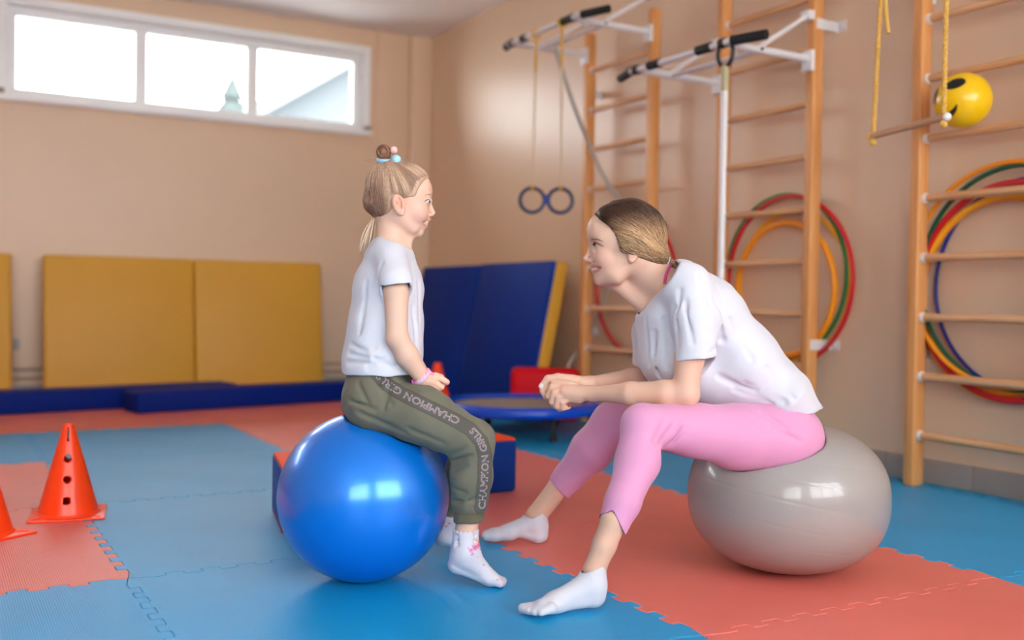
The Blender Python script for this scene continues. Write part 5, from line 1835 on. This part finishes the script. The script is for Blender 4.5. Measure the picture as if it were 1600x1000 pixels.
# hair
gh_ = Field()
E_(gh_, (619, 300), 49.5, 51, 0.073, 0.01)
E_(gh_, (644, 284), 29, 24, 0.058, 0.02, -40)
gh_.cap(hp(585, 318), hp(592, 330), hr(15), hr(9), 0.02, 2.4)
gh_.ops.append(('d', Ell(hp(675, 331, 0), (hr(31.5), hr(55.5), 0.4), gaxes(-4)), 0.004))
gh_.ops.append(('d', Ell(hp(646, 339, 0), (hr(30), hr(29), 0.4), gaxes(0)), 0.006))
for s in (1, -1):
    gh_.ops.append(('d', Ell(hp(622, 325, 0.075 * s), (hr(12.5), hr(18), 0.03), gaxes(14)), 0.004))
    gh_.sub(Cap(hp(622, 338, 0.07 * s), hp(612, 352, 0.06 * s), hr(16), hr(18)), 0.006)
gh_.sub(LocalHalf(hp(605, 372, 0), 0.10, hp(600, 339.5), np.array([0.12, 0, -0.99])), 0.006)
bun = hp(600, 239)
root_ = hp(603, 254)
def g_tone(P, t):
    xy = proj0(P)
    back = np.clip((612 - xy[..., 0]) / 36.0, 0, 1) * np.clip((xy[..., 1] - 262) / 40, 0, 1)
    fair, lite, red = lin3((182, 140, 112)), lin3((224, 188, 158)), lin3((128, 78, 62))
    c = fair + (lite - fair) * np.asarray(t)[..., None]
    c = c + (red - c) * (back * (1.05 - 0.75 * np.asarray(t)))[..., None]
    top = np.clip((262 - xy[..., 1]) / 10, 0, 1) * np.clip((xy[..., 0] - 615) / 20, 0, 1)
    return c + (lin3((122, 84, 64)) - c) * (0.6 * top)[..., None]
edge_pts = smooth_path([Vector((*q, 0)) for q in ((672, 275), (663, 277), (654, 282), (648, 293), (643, 303), (634, 309), (624, 306), (613, 305), (607, 316), (604, 328), (600, 338), (592, 339), (584, 332))], 8)
edge_xy = np.array([[q[0], q[1]] for q in edge_pts])
def g_cap(v):
    c = g_tone(v, np.full(len(v), 0.35))
    dd = np.min(np.linalg.norm(proj0(v)[:, None, :] - edge_xy[None, :60], axis=2), axis=1)
    return blend(c, np.clip(1 - dd / 7.0, 0, 1) * 0.75, (222, 182, 156))
sdf_mesh('hair', gh_, 0.0026, M_hair, girl, gbase, g_cap, 1)
rg = np.random.default_rng(11)
NSG = 900
ui = (rg.random(NSG) * (len(edge_xy) - 1)).astype(int)
er = edge_xy[ui] + rg.normal(size=(NSG, 2)) * 0.8
ctr_ = np.array([600.0, 285.0])
er = er + (ctr_ - er) * (0.015 + 0.05 * np.abs(rg.normal(size=(NSG, 1))))
fill = np.arange(NSG) % 3 == 0
fx = 570 + 94 * rg.random(NSG) ** 1.6
fy = 256 + 78 * rg.random(NSG)
er = np.where(fill[:, None], np.stack([fx, fy], 1), er)
a_, ok_ = trace_many(gh_, er[:, 0], er[:, 1], 2.2, 2.75)
kp = np.nonzero(ok_)[0]
t = np.linspace(0, 1, 12)[:, None]
cv, tn = [], []
for i in kp:
    a = a_[i]
    b = root_ + np.array([rg.normal() * 0.006, -abs(rg.normal()) * 0.006, rg.normal() * 0.003])
    bk = min(1.0, max(0.0, (er[i, 0] - 570) / 30.0))
    m = (a + b) / 2 + _gl * (0.004 + 0.026 * bk) + np.array([-0.03 * (1 - bk), 0, 0.012])
    cv.append((1 - t) ** 2 * a + 2 * t * (1 - t) * m + t * t * b)
    th = math.atan2(er[i, 1] - 254, er[i, 0] - 603)
    tn.append(min(1, max(0, 0.45 + 0.4 * math.sin(17 * th + 2 * math.sin(5 * th)) + 0.25 * rg.normal())))
nk = len(kp)
Cg = pushed(gh_, np.concatenate(cv), np.repeat(0.0005 + 0.0014 * rg.random(nk), 12)).reshape(nk, 12, 3)
def g_col(P, q):
    c = g_tone(P, np.full(12, q)) * (0.75 + 0.4 * q)
    dd = np.min(np.linalg.norm(proj0(P)[:, None, :] - edge_xy[None, :60], axis=2), axis=1)
    return blend(c, np.clip(1 - dd / 9.0, 0, 1) * 0.5, (214, 174, 146))
cols = [g_col(Cg[k], tn[k]) for k in range(nk)]
rad = list(0.00042 + 0.0003 * rg.random(nk))
lat_ = ((Cg - _gc) @ _gl)[..., None] * _gl
strands('hair_strands', list(Cg) + list(Cg - 2 * lat_), cols + cols, rad + rad, M_hair, girl, gbase)
# bun: coiled locks
bs = Field()
bs.add(Ell(bun, (hr(10), hr(12.5), hr(10.5))), 0.004)
bs.cap(hp(601, 248), hp(603, 258), hr(8), hr(13), 0.006)
sdf_mesh('bun', bs, 0.0018, M_hair, girl, gbase, lambda v: np.tile(lin3((132, 88, 66)), (len(v), 1)), 1)
lc, lt = [], []
for k in range(70):
    t = np.linspace(0, 1, 16)
    ph = rg.random() * 6.28
    turns = 0.55 + 0.3 * rg.random()
    tilt = 0.5 + 0.25 * rg.normal()
    a = ph + turns * 2 * math.pi * t
    rr = 0.55 + 0.45 * rg.random()
    x = np.cos(a) * hr(10.5)
    z = np.sin(a) * hr(13)
    y = -hr(10.5) * np.sqrt(np.maximum(0, 1 - rr * rr)) * np.ones_like(t) * (1 if k % 4 else -1)
    lc.append(bun + np.stack([x * rr, y, z * rr + 0.0 * y], -1))
    lt.append(rg.random())
lc = pushed(bs, np.concatenate(lc), np.repeat(0.0008 + 0.001 * rg.random(70), 16)).reshape(70, 16, 3)
strands('bun_strands', lc, [np.tile(lin3((112, 70, 52)) * (1 - q) + lin3((190, 140, 106)) * q, (16, 1)) for q in lt], [0.0011 + 0.0005 * rg.random() for _ in range(70)], M_hair, girl, gbase)
MB().sphere(hp(615.5, 236, 0.012) - gbase, hr(6.0), n=20, m=14).build('hair_bobble', mat('pink_bobble', (240, 186, 176), rough=0.35), girl, smooth=80)
MB().sphere(hp(618.8, 252.6, 0.034) - gbase, hr(7.6), n=20, m=14).build('hair_bobble', mat('pale_blue_bobble', (166, 212, 226), rough=0.3), girl, smooth=80)
MB().tube([Vector(hp(602.5, 251.0, 0.006) - gbase) + Vector((hr(11) * math.cos(a), hr(13) * math.sin(a), 0.006 * math.sin(a))) for a in [2 * math.pi * k / 32 for k in range(32)]], hr(3.4), n=8, closed=True).build('hair_band', mat('pale_blue_band', (158, 196, 220), rough=0.5), girl)
# loose fair lock down the back
lk, lt = [], []
for k in range(90):
    o = np.array([rg.normal() * 0.0045, rg.normal() * 0.009, 0])
    P = [hp(588 + rg.normal() * 2, 337, 0), hp(581, 352, 0) + o * 0.7, hp(575, 372, 0) + o * 1.2, hp(569 + rg.normal() * 1.2, 392 + rg.normal() * 5, 0) + o * 1.1]
    lk.append(np.array([list(q) for q in smooth_path(P, 4)]))
    lt.append(rg.random())
strands('loose_lock', lk, [np.tile(lin3((206, 170, 138)) * (1 - q) + lin3((236, 212, 184)) * q, (len(lk[0]), 1)) for q in lt], [0.0010 + 0.0006 * rg.random() for _ in lk], M_hair, girl, gbase)
# stray hairs
st_ = []
for k in range(26):
    a = hp(596 + rg.normal() * 14, 250 + abs(rg.normal()) * 6, rg.normal() * 0.02)
    d = np.array([rg.normal() * 0.014 - 0.006, rg.normal() * 0.01, 0.012 + 0.012 * rg.random()])
    st_.append(np.array([a + d * t + np.array([0, 0, -0.012 * t * t]) for t in np.linspace(0, 1, 6)]))
strands('stray_hairs', st_, [np.tile(lin3((200, 164, 132)), (6, 1))] * 26, [0.00028] * 26, M_hair, girl, gbase)

# the balls give way under the people: push their surface out of the clothes
def dent(ball, fields, base):
    me = ball.data
    n = len(me.vertices)
    co = np.empty(n * 3)
    me.vertices.foreach_get('co', co)
    co = co.reshape(-1, 3)
    wld = co + np.array(ball.location)
    c, s = math.cos(YAW), math.sin(YAW)
    Q = np.stack([wld[:, 0] * c - wld[:, 1] * s, wld[:, 0] * s + wld[:, 1] * c, wld[:, 2]], -1)
    for _ in range(30):
        d = np.min([f(Q, only_union=True) for f in fields], axis=0)
        m = d < 0.002
        if not m.any(): break
        Q[m, 2] -= np.maximum(0.0015, 0.5 * (0.002 - d[m]))
    co[:, 2] = Q[:, 2]
    me.vertices.foreach_set('co', co.astype(np.float32).ravel())
    me.update()
dent(ball_g, [wl, ws], wbase)
dent(ball_b, [gt], gbase)
